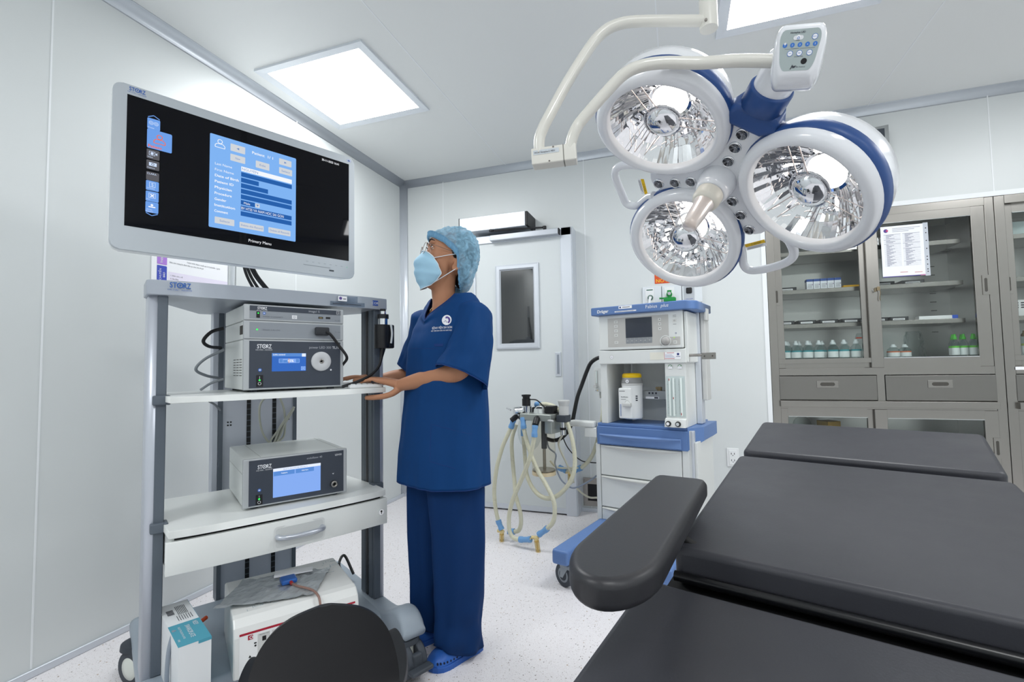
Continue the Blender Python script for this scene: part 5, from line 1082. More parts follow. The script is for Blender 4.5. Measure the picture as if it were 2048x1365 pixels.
b = MB(MW); b.box(-.335, -.285, .08, .16, .945, 1.095, .003); b.mat(MG); b.rect(-.33, -.307, .985, 1.08, .0795); b.mat(mat('flow_tube', '#e6efec', .1)); b.cyl((-.318, .078, 1.0), (-.318, .078, 1.075), .005, n=10); b.mat(MG); b.cyl((-.318, .05, .98), (-.318, .08, .98), .011, n=14); b.mat(NVY); b.disc(-.324, .955, .003, .0795, 10); b.mat(YEL); b.disc(-.314, .955, .003, .0795, 10); b.mat(MG); b.cyl((-.306, .1, .905), (-.306, .1, .945), .006, n=12); b.mat(ALU); b.box(-.285, -.262, .08, .2, .945, 1.095); b.build('auxiliary_flowmeter', an)
# vaporiser
t = thing('vaporiser', 'white anaesthetic vaporiser with a yellow ring dial hanging inside the machine', 'vaporiser', fw(-.092, .085, .79), FTH)
b = MB(mat('vapor_white', '#eceeed', .3)); b.lathe([(0, 0), (.052, .002), (.058, .01), (.060, .19), (.061, .205)], 36); b.box(-.062, .02, -.066, .0, .005, .185, .008); b.build('body', t)
b = MB(mat('vapor_grey', '#8f9090', .4)); b.lathe([(.061, .205), (.062, .22), (.056, .245), (.05, .248), (0, .248)], 36); b.mat(MG); b.lathe([(.0615, .2), (.0625, .203), (.0625, .208), (.0615, .211)], 36); b.build('dial', t)
b = MB(mat('vapor_yellow', '#f4c90a', .4)); b.lathe([(.050, .240), (.056, .243), (.056, .262), (.048, .270), (0, .272)], 36); b.build('ring', t)
b = MB(PAPER); b.at(frame((-.005, -.0635, .224), (1, 0, 0), (0, 0, 1))); b.disc(0, 0, .010, 0); b.mat(INK); b.text('0', 0, -.004, .008, -.0005, 'CENTER', bold=.02); b.build('zero_button', t)
b = MB(INK); b.text('Sevoflurane', -.045, .13, .0065, -.0665, bold=.02); b.rect(-.055, -.02, .165, .168, -.0665); b.rect(-.045, -.015, .118, .12, -.0665); b.at(frame((.038, -.048, .13), (.8, .6, 0), (0, 0, 1)))
for k in range(3): b.rect(0, .012, -.02 + k * .012, -.013 + k * .012, 0)
b.build('print', t)
b = MB(mat('lcd_bluegrey', '#a7b4cf', .3)); b.rect(-.052, -.044, .02, .09, -.0668); b.build('level_window', t)
b = MB(MG); b.box(-.03, .02, -.09, -.06, .075, .1, .006); b.ringd(.0, .10, .012, .015, -.085, 20); b.build('filler', t)
b = MB(NVY); b.at(frame((-.075, -.02, .195), (1, 0, 0), (0, 0, 1))); b.disc(0, 0, .012, 0); b.mat(PAPER); b.disc(.003, 0, .005, -.0005, 10); b.build('blue_badge', an) if False else None
b = MB(NVY).at(frame((-.168, .2, .995), (1, 0, 0), (0, 0, 1))); b.disc(0, 0, .0135, 0); b.mat(PAPER); b.disc(.004, 0, .005, -.0005, 10); b.rect(-.008, -.002, -.006, .006, -.0005); b.build('blue_badge', an)
# swivel arm and absorber block
b = MB(MW); b.box(-.47, -.30, -.02, .04, .735, .772, .010); b.box(-.365, -.285, -.015, .05, .676, .736, .006); b.build('swivel_arm', an)
ab = mat('absorber_metal', '#a9aea9', .3, metal=.6); CLRP = thin_glass('amber_clear', '#fdfaf3', .25, .99)
b = MB(ab); b.box(-.735, -.51, -.17, -.02, .775, .818, .006); b.box(-.56, -.51, -.16, -.03, .70, .80, .006); b.build('absorber_block', an)
b = MB(BLACK); b.cyl((-.727, -.10, .86), (-.727, -.10, .905), .027, n=24); b.cyl((-.727, -.10, .9), (-.727, -.10, .93), .021, .026, n=24); b.cyl((-.727, -.1, .92), (-.727, -.1, .93), .03, n=24); b.mat(CHROME); b.cyl((-.72, -.10, .818), (-.72, -.10, .86), .027, n=24); b.build('valve_dome', an)
b = MB(mat('dome_clear', '#d8dcda', .1, metal=.3)); b.cyl((-.63, -.10, .818), (-.63, -.10, .845), .038, .034, n=28); b.mat(BLACK); b.box(-.70, -.56, -.08, -.05, .818, .85, .004); b.box(-.575, -.52, -.12, -.06, .815, .865, .005); b.mat(CHROME); b.tube(spline([(-.665, -.1, .83), (-.65, -.1, .856), (-.61, -.1, .856), (-.596, -.1, .83)], 5), .003, 8); b.build('valve_dome', an)
b = MB(MG); b.cyl((-.467, -.08, .81), (-.467, -.08, .865), .03, n=24); b.cyl((-.467, -.08, .862), (-.467, -.08, .893), .027, .036, n=24); b.cyl((-.467, -.08, .892), (-.467, -.08, .9), .037, n=24); b.mat(RUBBER); b.box(-.50, -.435, -.12, -.05, .77, .812, .004); b.mat(CHROME); b.cyl((-.475, -.08, .69), (-.475, -.08, .77), .018, n=20); b.mat(BLACK); b.cyl((-.475, -.08, .72), (-.475, -.08, .735), .0195, n=20); b.build('relief_valve', an)
for m, p, q, r in ((CHROME, (-.775, -.17, .83), (-.745, -.13, .832), .024), (BLACK, (-.775, -.13, .80), (-.81, -.15, .765), .018), (BLACK, (-.74, -.13, .82), (-.735, -.15, .78), .018), (BLACK, (-.605, -.17, .79), (-.60, -.20, .755), .02), (BLACK, (-.60, -.14, .80), (-.605, -.178, .785), .02), (MG, (-.53, -.165, .783), (-.49, -.175, .783), .006), (CHROME, (-.8, -.17, .835), (-.83, -.175, .845), .006)):
    b = MB(m); b.cyl(p, q, r, n=18); b.build('hose_port', an)
b = MB(CLRP); b.cyl((-.605, -.10, .463), (-.605, -.10, .774), .074, n=32, caps=False); b.build('canister', an)
b = MB(RUBBER); b.cyl((-.60, -.10, .60), (-.60, -.10, .78), .017, n=18); b.mat(mat('canister_metal', '#8f8c86', .3, metal=.7)); b.cyl((-.60, -.10, .47), (-.60, -.10, .60), .010, n=14); b.cyl((-.605, -.10, .465), (-.605, -.10, .472), .07, n=28); b.mat(mat('canister_amber', '#d8c7a6', .3)); b.cyl((-.605, -.10, .44), (-.605, -.10, .462), .074, n=32); b.build('canister_core', an)
# corrugated breathing tubes
HOSE = mat('hose_ivory', '#ecead2', 0.35, trans=.25, spec=.5); CUF = mat('cuff_blue', '#6fa0d2', 0.45); AMB = thin_glass('amber_plastic', '#f1e6c8', .35, .97); AMBS = mat('amber_fitting', '#e3cd94', .25)
def hose(name, label, pts, r=.0125, fr=FM, ends=(0, 0)):
    """pts in the machine's frame; thing with the ribbed tube and its blue cuffs"""
    P = [fr @ Vector(p) for p in pts]; o0 = P[0].copy(); S = resample(spline([p - o0 for p in P], 14), .0026)
    t = thing(name, label, 'hose', o0, group=None)
    bb = MB(HOSE); bb.tube(S, [r * (1.0 + (.13 if (i // 1) % 3 == 0 else (-.04 if i % 3 == 1 else .02))) for i in range(len(S))], 12); bb.build('ribbed_tube', t)
    for e, sl in ((0, S), (1, S[::-1])):
        if ends[e]:
            k = int(ends[e] / .0026); seg = sl[:k]; bb = MB(CUF); bb.tube(seg[::2], [r * (1.5 if (i < 4 or i > len(seg[::2]) - 6) else 1.32) for i in range(len(seg[::2]))], 16); bb.build('cuff', t)
    return t
A_ = -.14
hose('breathing_hose', 'outer left ribbed breathing hose hanging from the absorber', [(-.800, A_, .775), (-.822, A_, .72), (-.855, A_ - .01, .65), (-.879, A_ - .02, .591), (-.918, A_ - .03, .46), (-.941, A_ - .03, .318), (-.933, A_ - .03, .202), (-.912, A_ - .03, .125), (-.886, A_ - .03, .072)], ends=(.07, .065))
hose('breathing_hose', 'second ribbed hose from the left, joining the outer one at its lower fitting', [(-.815, A_ + .05, .735), (-.845, A_ + .04, .63), (-.84, A_ + .04, .48), (-.815, A_ + .02, .37), (-.794, A_, .296), (-.762, A_, .197), (-.757, A_, .13), (-.775, A_, .08), (-.815, A_, .065), (-.85, A_ - .02, .068)], ends=(0, .05))
hose('breathing_hose', 'ribbed hose crossing to the right lower fitting with blue cuffs at both ends', [(-.715, A_ - .02, .79), (-.706, A_ - .03, .745), (-.700, A_ - .03, .707), (-.664, A_ - .04, .614), (-.602, A_ - .05, .495), (-.532, A_ - .05, .395), (-.489, A_ - .05, .317), (-.482, A_ - .05, .25), (-.497, A_ - .05, .19), (-.545, A_ - .05, .14), (-.597, A_ - .05, .10)], ends=(.075, .085))
hose('breathing_hose', 'ribbed hose crossing down from the block and curling to the lower fittings', [(-.595, A_ - .07, .755), (-.594, A_ - .08, .71), (-.598, A_ - .08, .671), (-.637, A_ - .08, .543), (-.706, A_ - .07, .41), (-.766, A_ - .07, .292), (-.803, A_ - .06, .192), (-.808, A_ - .06, .115), (-.795, A_ - .06, .070), (-.762, A_ - .06, .049), (-.70, A_ - .06, .055), (-.645, A_ - .06, .067)], ends=(.075, .09))
hose('breathing_hose', 'long looped ribbed hose circling up the right side of the absorber', [(-.785, -.05, .70), (-.785, -.05, .657), (-.778, -.05, .526), (-.745, -.08, .414), (-.679, -.10, .333), (-.586, -.12, .302), (-.494, -.12, .334), (-.413, -.11, .429), (-.389, -.10, .532), (-.407, -.09, .661), (-.448, -.08, .767), (-.509, -.06, .835), (-.6, -.04, .867), (-.70, -.03, .862)], ends=(.045, .04))
hose('breathing_hose', 'thin ivory ribbed hose running down from the small side flowmeter', [(-.283, .10, .945), (-.287, .10, .87), (-.299, .09, .751), (-.343, .08, .589), (-.385, .08, .515), (-.435, .08, .468), (-.49, .08, .44), (-.56, .08, .432), (-.606, .08, .455)], r=.0115, ends=(0, 0))
for (nm, p0, p1, lab) in (('y_connector', (-.886, -.17, .062), (-.884, -.175, -.045 + .02), 'clear amber hose connector hanging at lower left of the hoses'), ('y_connector', (-.615, -.19, .078), (-.597, -.195, -.01), 'clear amber hose connector hanging at the right lower end of the hoses'), ('y_connector', (-.520, .08, .428), (-.524, .085, .355), 'amber hose connector behind the canister near the machine')):
    o0 = fw(*p0); t = thing(nm, lab, 'hose connector', o0, FTH); d = Vector(p1) - Vector(p0)
    b = MB(AMB); b.cyl(d * .15, d, .0155, .0145, n=20, caps=False); b.build('tube', t)
    b = MB(AMBS); b.ball((0, 0, 0), (.02, .014, .012), 14, 8); b.cyl((0, 0, 0), d * .25, .013, n=16); b.cyl((-.03, 0, -.002), (.012, 0, .002), .0105, n=14); b.cyl((0, 0, 0), d * .9, .004, n=10); b.build('fitting', t)
for k, (p, q) in enumerate((((-.44, .08, .466), (-.485, .08, .443)), ((-.60, .08, .45), (-.545, .08, .432)))):
    o0 = fw(*p); b = MB(CUF); d = Vector(q) - Vector(p); b.cyl((0, 0, 0), d * .45, .019, n=18); b.cyl(d * .45, d, .016, .018, n=18); o = tag(b.build('hose_cuff'), ['blue cuff on the ivory hose, right of the amber fitting', 'blue cuff on the ivory hose, left of the amber fitting'][k], 'hose cuff'); o.location = o0; o.rotation_euler = (0, 0, FTH)
def fcable(name, label, pts, r, m, cat='hose'):
    P = [fw(*p) for p in pts]; o0 = P[0].copy(); bb = MB(m); bb.tube(spline([p - o0 for p in P], 10), r, 10); o = bb.build(name); o.location = o0; return tag(o, label, cat)
fcable('supply_hose', 'thick black gas hose looping from the machine side down to the absorber', [(-.262, .10, 1.157), (-.312, .10, 1.157), (-.362, .10, 1.128), (-.392, .10, 1.077), (-.425, .09, .99), (-.45, .07, .906), (-.477, .05, .766), (-.50, .03, .70), (-.535, .0, .655), (-.578, -.02, .64), (-.636, -.02, .648)], .0125, BLACK)
b = MB(mat('valve_brass', '#b09a72', .3, metal=1)); b.cyl((-.285, .10, 1.157), (-.258, .10, 1.157), .016, n=16); b.build('hose_union', an)
fcable('sensor_cable', 'grey cable wandering from the absorber block to the machine side', [(-.634, -.02, .70), (-.617, -.02, .597), (-.571, -.01, .553), (-.582, 0, .487), (-.547, 0, .403), (-.5, 0, .367), (-.449, 0, .356), (-.361, .02, .402), (-.292, .03, .456)], .005, mat('sensor_grey', '#8893a4', .45), 'cable')
fcable('sampling_line', 'thin clear tube hanging from the relief valve', [(-.48, -.08, .69), (-.525, -.05, .62), (-.505, 0, .51), (-.485, .04, .42), (-.48, .05, .372)], .0065, mat('line_clear', '#e4e2cf', .3, trans=.3), 'hose')
fcable('sampling_line', 'thin clear tube running level between the canister and the amber fitting', [(-.63, .02, .50), (-.59, .02, .467), (-.53, .03, .462), (-.44, .04, .472)], .006, mat('line_clear', '#e4e2cf', .3, trans=.3), 'hose')
fcable('sampling_line', 'thin clear tube sagging low beside the drawers', [(-.484, .10, .326), (-.44, .10, .297), (-.395, .1, .282), (-.345, .09, .29), (-.298, .08, .30)], .006, mat('line_clear', '#e4e2cf', .3, trans=.3), 'hose')
fcable('sensor_cable', 'thin black cable from the relief valve to the machine side', [(-.526, .0, .67), (-.51, .03, .60), (-.478, .06, .545), (-.433, .08, .509), (-.38, .09, .503), (-.296, .1, .505)], .0035, BLACK, 'cable')
fcable('sensor_cable', 'thin black lead from the tall black valve cap to the block', [(-.70, -.10, .90), (-.66, -.10, .90), (-.635, -.10, .89), (-.59, -.1, .855), (-.545, -.09, .84), (-.5, -.085, .82)], .004, BLACK, 'cable')
b = MB(thin_glass('mask_film', '#f4f6f6', .06, .97)); b.ball((0, 0, 0), (.085, .03, .13), 24, 14); o = tag(b.build('breathing_bag'), 'faint clear breathing bag hanging behind the absorber hoses', 'bag'); o.location = fw(-.79, .03, .68)

# ================================================================ THE WOMAN IN BLUE SCRUBS
PP = Vector((1.40, -1.88, 0)); PRZ = atan2(.446, .895)
PM = Matrix.Translation(PP) @ Matrix.Rotation(PRZ, 4, 'Z')
her = thing('person', 'person in navy scrubs, bouffant cap and mask standing with hands on the cart keyboard', 'person', PP, PRZ)
FWD = Vector((-.84, -.5426, 0)); LFT = Vector((.5426, -.84, 0))
SKIN = mat('skin', '#b98465', .5, spec=.35); SCRUB = mat('scrub_navy', '#0d3d73', .75, spec=.2, bump=(900, .08, (1, 1, 1)))
def cr(tab, z):
    """smooth interpolation of a table [(z, a, b, ...)] ordered by z"""
    if z <= tab[0][0]: return tab[0][1:]
    if z >= tab[-1][0]: return tab[-1][1:]
    for i in range(len(tab) - 1):
        if tab[i][0] <= z <= tab[i + 1][0]:
            t = (z - tab[i][0]) / (tab[i + 1][0] - tab[i][0]); t = t * t * (3 - 2 * t) * .5 + t * .5
            return tuple(a + (c - a) * t for a, c in zip(tab[i][1:], tab[i + 1][1:]))
def sup(c, s, e): return (abs(c) ** (2 / e) * (1 if c >= 0 else -1), abs(s) ** (2 / e) * (1 if s >= 0 else -1))
# head frame: f forward, l to her left (towards the camera), u up
HO = Vector((0.0, -.005, 1.545)); HF = Vector((-.945, -.253, .208)).normalized(); HL = Vector((.26, -.966, 0)).normalized(); HU = HF.cross(HL); HL = HU.cross(HF)
HM = Matrix(((HF.x, HL.x, HU.x, HO.x), (HF.y, HL.y, HU.y, HO.y), (HF.z, HL.z, HU.z, HO.z), (0, 0, 0, 1)))
b = MB(SKIN)
# skull, face and ears, blended with the neck, trunk, arms and hands into one surface
b.at(HM)
b.ball((-.005, 0, .045), (.100, .076, .092), 28, 20)
prof = [(.095, .096, .052), (.075, .101, .062), (.055, .101, .066), (.036, .096, .067), (.02, .098, .066), (.0, .099, .064), (-.025, .098, .060), (-.05, .097, .056), (-.075, .094, .050), (-.095, .089, .041), (-.112, .080, .030), (-.120, .068, .018)]
rings = []
for u, f, wd in prof:
    R = []
    for i in range(24):
        a = 2 * pi * i / 24; cc, ss = sup(cos(a), sin(a), 2.3)
        ff = (f - .03) * cc if cc > 0 else .03 * cc
        R.append((.03 + ff, wd * ss, u))
    rings.append(R)
b.loft(rings)
b.loft([[(.088, -.008, .04), (.088, .008, .04), (.104, .004, .035), (.104, -.004, .035)], [(.085, -.012, .0), (.085, .012, .0), (.120, .006, .0), (.120, -.006, .0)], [(.085, -.017, -.03), (.085, .017, -.03), (.126, .010, -.026), (.126, -.010, -.026)], [(.085, -.015, -.042), (.085, .015, -.042), (.112, .007, -.038), (.112, -.007, -.038)]])
b.ball((.098, .0, -.062), (.014, .024, .012), 14, 8)
b.ball((.090, 0, -.104), (.022, .026, .02), 16, 10)
for s in (-1, 1):
    b.tube(spline([(-.004, s * .074, .022), (-.022, s * .082, .030), (-.034, s * .084, .012), (-.030, s * .083, -.012), (-.016, s * .080, -.030), (-.002, s * .074, -.034), (.0, s * .072, -.016)], 5), .0058, 10)
    b.ball((-.014, s * .072, -.004), (.016, .008, .026), 12, 8)
    b.tube(spline([(.096, s * .012, .058), (.097, s * .030, .064), (.085, s * .050, .060)], 5), .0075, 10)
b.at(None)
nk = [((-.030, -.0, 1.30), .062, .060), ((-.024, -.0, 1.345), .054, .052), ((-.024, -.0, 1.385), .0495, .047), ((-.028, -.002, 1.43), .0495, .047), ((-.028, -.004, 1.47), .052, .05), ((-.022, -.004, 1.52), .055, .052)]
rings = []
for c, rf, rl in nk: rings.append([Vector(c) + FWD * rf * cos(2 * pi * i / 24) + LFT * rl * sin(2 * pi * i / 24) for i in range(24)])
b.loft(rings)
trunk = [(.80, .15, .11), (.95, .155, .11), (1.10, .135, .095), (1.22, .14, .10), (1.30, .15, .088), (1.345, .145, .06), (1.375, .08, .045)]
b.loft([[Vector((-.015 if z < 1.2 else -.006, 0, z)) + FWD * d * cos(2 * pi * i / 28) + LFT * wd * sin(2 * pi * i / 28) for i in range(28)] for z, wd, d in trunk])
def limb(pts, rad, n=20): b.tube(spline(pts, 6), [r for r in [cr([(k / (len(rad) - 1), rr) for k, rr in enumerate(rad)], i / (6 * (len(pts) - 1)))[0] for i in range(6 * (len(pts) - 1) + 1)]], n)
limb([(.088, -.125, 1.335), (.072, -.160, 1.21), (.032, -.178, 1.108), (-.04, -.142, 1.088), (-.125, -.085, 1.066), (-.208, -.022, 1.046)], [.046, .044, .041, .038, .032, .0240])
limb([(-.090, .135, 1.335), (-.12, .185, 1.20), (-.150, .225, 1.085), (-.20, .205, 1.078), (-.25, .175, 1.074), (-.305, .148, 1.066)], [.046, .045, .042, .038, .033, .0245])
for s, (hx, hy) in ((1, (.02, -.08)), (-1, (-.085, .062))):
    b.tube(spline([(hx * .6 - .005, hy * .9, .86), (hx, hy, .48), (hx + .003, hy, .10), (hx, hy, .045)], 5), [.075 - .0023 * i for i in range(16)], 18)
# hands: palm, four fingers and a thumb each
def hand(W, dirf, across, up, tips, thumb, kn=.082, wid=.035):
    W = Vector(W); d = Vector(dirf).normalized(); up = Vector(up); up = (up - d * up.dot(d)).normalized(); a = up.cross(d) * (1 if up.cross(d).dot(Vector(across)) > 0 else -1)
    rings = []
    for t, wd, th, lift in ((-.012, .023, .020, 0), (.0, .024, .018, 0), (.03, .031, .0165, .002), (.06, .037, .0145, .003), (kn, .037, .0115, .001), (kn + .010, .034, .008, -.001)):
        c = W + d * t + up * lift; rings.append([c + a * wd * sup(cos(2 * pi * i / 20), 0, 2.4)[0] + up * th * sup(0, sin(2 * pi * i / 20), 2.4)[1] for i in range(20)])
    b.loft(rings)
    for off, L, bend, r in tips:
        k = W + d * (kn - .012) + a * off * wid + up * .002
        j1 = k + d * (.016 + L * .42) + up * bend[0]; j2 = j1 + d * L * .33 + up * bend[1]; j3 = j2 + d * L * .24 + up * bend[2]
        b.tube(spline([k, (k + j1) / 2 + up * .004, j1, j2, j3], 4), [r * x for x in (1.15, 1.12, 1.1, 1.08, 1.05, 1.05, 1.05, 1.07, 1.08, 1.03, .98, .95, .97, .95, .9, .84, .62)], 12)
    b.tube(spline(thumb, 5), [r for r in [.0145, .0145, .014, .0135, .013, .0125, .012, .0118, .0118, .0118, .0118, .0115, .0112, .0108, .010, .0075][:5 * (len(thumb) - 1) + 1]], 12)
hand((-.212, -.020, 1.052), (-1, .20, .20), (0, -1, 0), (0, 0, 1), [(.82, .060, (-.004, -.010, -.008), .0066), (.28, .076, (-.003, -.010, -.010), .0072), (-.28, .080, (-.002, -.010, -.011), .0073), (-.82, .070, (-.003, -.010, -.010), .0070)],
     [(-.205, -.030, 1.035), (-.235, -.042, 1.014), (-.275, -.046, 1.004), (-.338, -.050, 1.001)])
hand((-.310, .146, 1.068), (-1, -.12, .10), (0, -1, 0), (0, 0, 1), [(.82, .066, (-.002, -.008, -.006), .0068), (.28, .080, (-.001, -.008, -.006), .0072), (-.28, .076, (-.001, -.008, -.006), .0072), (-.82, .058, (-.003, -.008, -.006), .0064)],
     [(-.318, .120, 1.064), (-.350, .088, 1.066), (-.38, .070, 1.067), (-.405, .062, 1.067)])
body = b.build('body', her)
md = body.modifiers.new('r', 'REMESH'); md.mode = 'VOXEL'; md.voxel_size = .0036; md.use_smooth_shade = True
md = body.modifiers.new('s', 'SMOOTH'); md.factor = .5; md.iterations = 4
# face
b = MB(mat('eye_white', '#e9e6e2', .2, coat=.5)).at(HM)
for s in (-1, 1): b.ball((.0835, s * .030, .0425), (.0135, .0125, .0115), 18, 12)
b.mat(mat('iris_dark', '#2a1b14', .15, coat=1.0))
for s in (-1, 1): b.ball((.0945, s * .0305, .0435), (.0035, .0058, .0058), 14, 8)
b.build('eye', her)
b = MB(SKIN).at(HM)
for s in (-1, 1):
    for up, z, th in ((1, .0485, .0026), (-1, .0355, .0022)): b.tube(spline([(.0955, s * .017, .041), (.0985, s * .025, z), (.0955, s * .036, z), (.086, s * .043, .042)], 5), th, 8)
b.build('eyelids', her)
b = MB(mat('brow_dark', '#2a1c16', .7)).at(HM)
for s in (-1, 1): b.tube(spline([(.1045, s * .016, .0635), (.1045, s * .032, .0715), (.090, s * .052, .066)], 6), [.0022, .0028, .003, .003, .003, .003, .003, .0028, .0026, .0024, .002, .0016, .001], 8); b.tube(spline([(.102, s * .019, .0475), (.1055, s * .031, .0525), (.092, s * .047, .045)], 5), .0011, 6)
b.build('eyebrows', her)
# hair under the cap, with a little showing before the ear and at the nape
HAIR = mat('hair_black', '#17120f', .5)
b = MB(HAIR).at(HM); b.ball((-.026, 0, .052), (.080, .081, .092), 30, 20); b.ball((-.060, 0, -.03), (.028, .046, .06), 20, 12)
for s in (-1, 1): b.loft([[(.022, s * .0715, .040), (.0, s * .077, .045), (.0, s * .080, .04), (.020, s * .0745, .038)], [(.006, s * .0715, .014), (-.004, s * .0745, .012), (-.004, s * .077, .011), (.005, s * .0735, .013)]])
b.build('hair', her)
# bouffant cap
CAPM = bpy.data.materials.new('cap_fabric'); CAPM.use_nodes = True; nt = CAPM.node_tree; bs = nt.nodes['Principled BSDF']; bs.inputs['Base Color'].default_value = (*lin('#86b3cd'), 1); bs.inputs['Roughness'].default_value = .8
tc = nt.nodes.new('ShaderNodeTexCoord'); nz = nt.nodes.new('ShaderNodeTexNoise'); nz.inputs['Scale'].default_value = 34; nz.inputs['Detail'].default_value = 6; nz.inputs['Distortion'].default_value = 1.6; nt.links.new(tc.outputs['Object'], nz.inputs['Vector'])
bp = nt.nodes.new('ShaderNodeBump'); bp.inputs['Strength'].default_value = .55; bp.inputs['Distance'].default_value = .004; nt.links.new(nz.outputs['Fac'], bp.inputs['Height']); nt.links.new(bp.outputs[0], bs.inputs['Normal'])
mr = nt.nodes.new('ShaderNodeMapRange'); mr.inputs['From Min'].default_value = .35; mr.inputs['From Max'].default_value = .68; mr.inputs['To Min'].default_value = .50; mr.inputs['To Max'].default_value = .95; nt.links.new(nz.outputs['Fac'], mr.inputs['Value']); nt.links.new(mr.outputs[0], bs.inputs['Alpha'])
C0 = Vector((-.02, 0, .045)); apex = Vector((-.45, 0, .9)).normalized()
def band(phi):
    c, s = cos(phi), sin(phi)
    f = .109 * c if c > 0 else .066 * c; l = (.085 if c > 0 else .085 - .030 * c * c) * s; u = cr([(-1, -.112), (-.6, -.085), (-.25, -.030), (-.02, .024), (.25, .046), (.6, .068), (1, .088)], c)[0]
    return Vector((f, l, u))
b = MB(CAPM).at(HM); NP, NT = 96, 30; rings = []
for j in range(NT + 1):
    t = j / NT; R = []
    for i in range(NP):
        phi = 2 * pi * i / NP; B = band(phi) - C0; db = B.normalized(); ang = db.angle(apex)
        q = (sin((1 - t) * ang) * db + sin(t * ang) * apex) / sin(ang)
        back = max(0, -q.x); ax_ = .088 if q.x < 0 else .122; az_ = .116 if q.z > 0 else .150; re = 1 / sqrt((q.x / ax_) ** 2 + (q.y / .092) ** 2 + (q.z / az_) ** 2); k_ = min(1, t * 3.5); k_ = k_ * k_ * (3 - 2 * k_); r = B.length * (1 - k_) + re * k_
        puff = (.006 + .004 * back + .006 * max(0, -q.z) * back) * min(1, t * 5) * (1 if t < .5 else 1)
        wr = noise.noise((q.x * 7, q.y * 7, q.z * 7 + 3)) * .007 + abs(noise.noise((q.x * 16 + 4, q.y * 16, q.z * 10))) * .006 - .003 + sin(phi * 24 + 3 * t) * .0018 * max(0, 1 - t * 2.5)
        R.append(C0 + q.normalized() * (r + puff + wr * min(1, t * 6)))
    rings.append(R)
b.loft(rings, False, True); cap = b.build('bouffant_cap', her)
b = MB(mat('cap_band', '#6f9fc0', .85)).at(HM)
rows = []
for k, (dz, dr) in enumerate(((-.004, .0), (.002, .0045), (.009, .0055), (.016, .0050), (.022, .007))):
    rows.append([band(2 * pi * i / 180) + Vector((0, 0, dz)) + Vector((cos(2 * pi * i / 180), sin(2 * pi * i / 180), 0)) * (dr + (.0016 if i % 4 < 2 else -.0006)) for i in range(180)])
b.loft(rows, False, False, smooth=False); b.build('cap_band', cap)
# surgical mask
MSK = mat('mask_blue', '#a5cfe6', .75, bump=(500, .15, (1, 1, 1))); MSW = mat('mask_edge', '#e3ebf1', .7)
b = MB(MSK).at(HM); NA, NB = 30, 26; grid = []
for j in range(NB + 1):
    t = j / NB; R = []
    u = .018 - .152 * t
    for i in range(NA + 1):
        a = -1 + 2 * i / NA; e = abs(a)
        fc = cr([(0, .122), (.12, .133), (.32, .146), (.55, .140), (.78, .122), (1, .098)], t)[0]
        fe = cr([(0, .083), (.3, .060), (.55, .042), (.8, .052), (1, .068)], t)[0]
        wd = cr([(0, .055), (.3, .072), (.6, .072), (.85, .058), (1, .044)], t)[0]
        f = fe + (fc - fe) * (1 - e ** 2.0); l = wd * sin(a * pi / 2 * .97)
        uu = u - .020 * e * e * (1 - 2 * t) - (.012 * (1 - e) if t < .1 else 0) * 0 + .006 * (1 - e) * (1 - t)
        pl = -.004 * max(0, sin(t * pi * 5)) * (1 - e ** 4)
        R.append((f + pl, l, uu))
    grid.append(R)
b.loft(grid, False, False, closed=False); mk = b.build('face_mask', her, solid=.0012)
b = MB(MSW).at(HM); b.tube([Vector(p) + Vector((.001, 0, 0)) for p in grid[0]], .0022, 6); b.tube([Vector(p) for p in grid[-1]], .0018, 6)
for e in (0, -1): b.tube([Vector(r[e]) for r in grid], .0018, 6)
b.build('mask_edge', mk)
b = MB(MSW).at(HM)
for s, e in ((1, -1), (-1, 0)):
    P1 = Vector(grid[1][e]); P2 = Vector(grid[-3][e])
    b.tube(spline([P1, (P1 + Vector((-.006, s * .079, .030))) / 2 + Vector((0, s * .008, 0)), (-.004, s * .081, .030)], 6), .0017, 6); b.tube(spline([P2, (P2 + Vector((-.012, s * .079, -.03))) / 2 + Vector((0, s * .006, 0)), (-.012, s * .0815, -.030)], 6), .0017, 6)
b.build('ear_loops', mk)
# glasses
b = MB(mat('thin_frame', '#8f837c', .25, metal=.9)).at(HM)
for s in (-1, 1):
    b.tube([(.124 - .006 * cos(2 * pi * i / 28) * 0 - .004 * abs(s * .034 + .024 * cos(2 * pi * i / 28)) / .05, s * .034 + .025 * cos(2 * pi * i / 28), .030 + .023 * sin(2 * pi * i / 28)) for i in range(28)], .0010, 6, closed=True)
    b.tube(spline([(.118, s * .059, .038), (.10, s * .074, .040), (.05, s * .079, .036), (.0, s * .081, .030)], 6), .0010, 6)
b.tube(spline([(.123, -.010, .036), (.126, 0, .040), (.123, .010, .036)], 5), .0010, 6)
gl = b.build('eyeglasses', her)
b = MB(thin_glass('lens_clear', '#ffffff', .35, .99)).at(HM)
for s in (-1, 1): b.add([(.1225 - .004 * abs(s * .034 + .024 * cos(2 * pi * i / 24)) / .05, s * .034 + .0245 * cos(2 * pi * i / 24), .030 + .0225 * sin(2 * pi * i / 24)) for i in range(24)], [list(range(24))])
b.build('lens', gl)
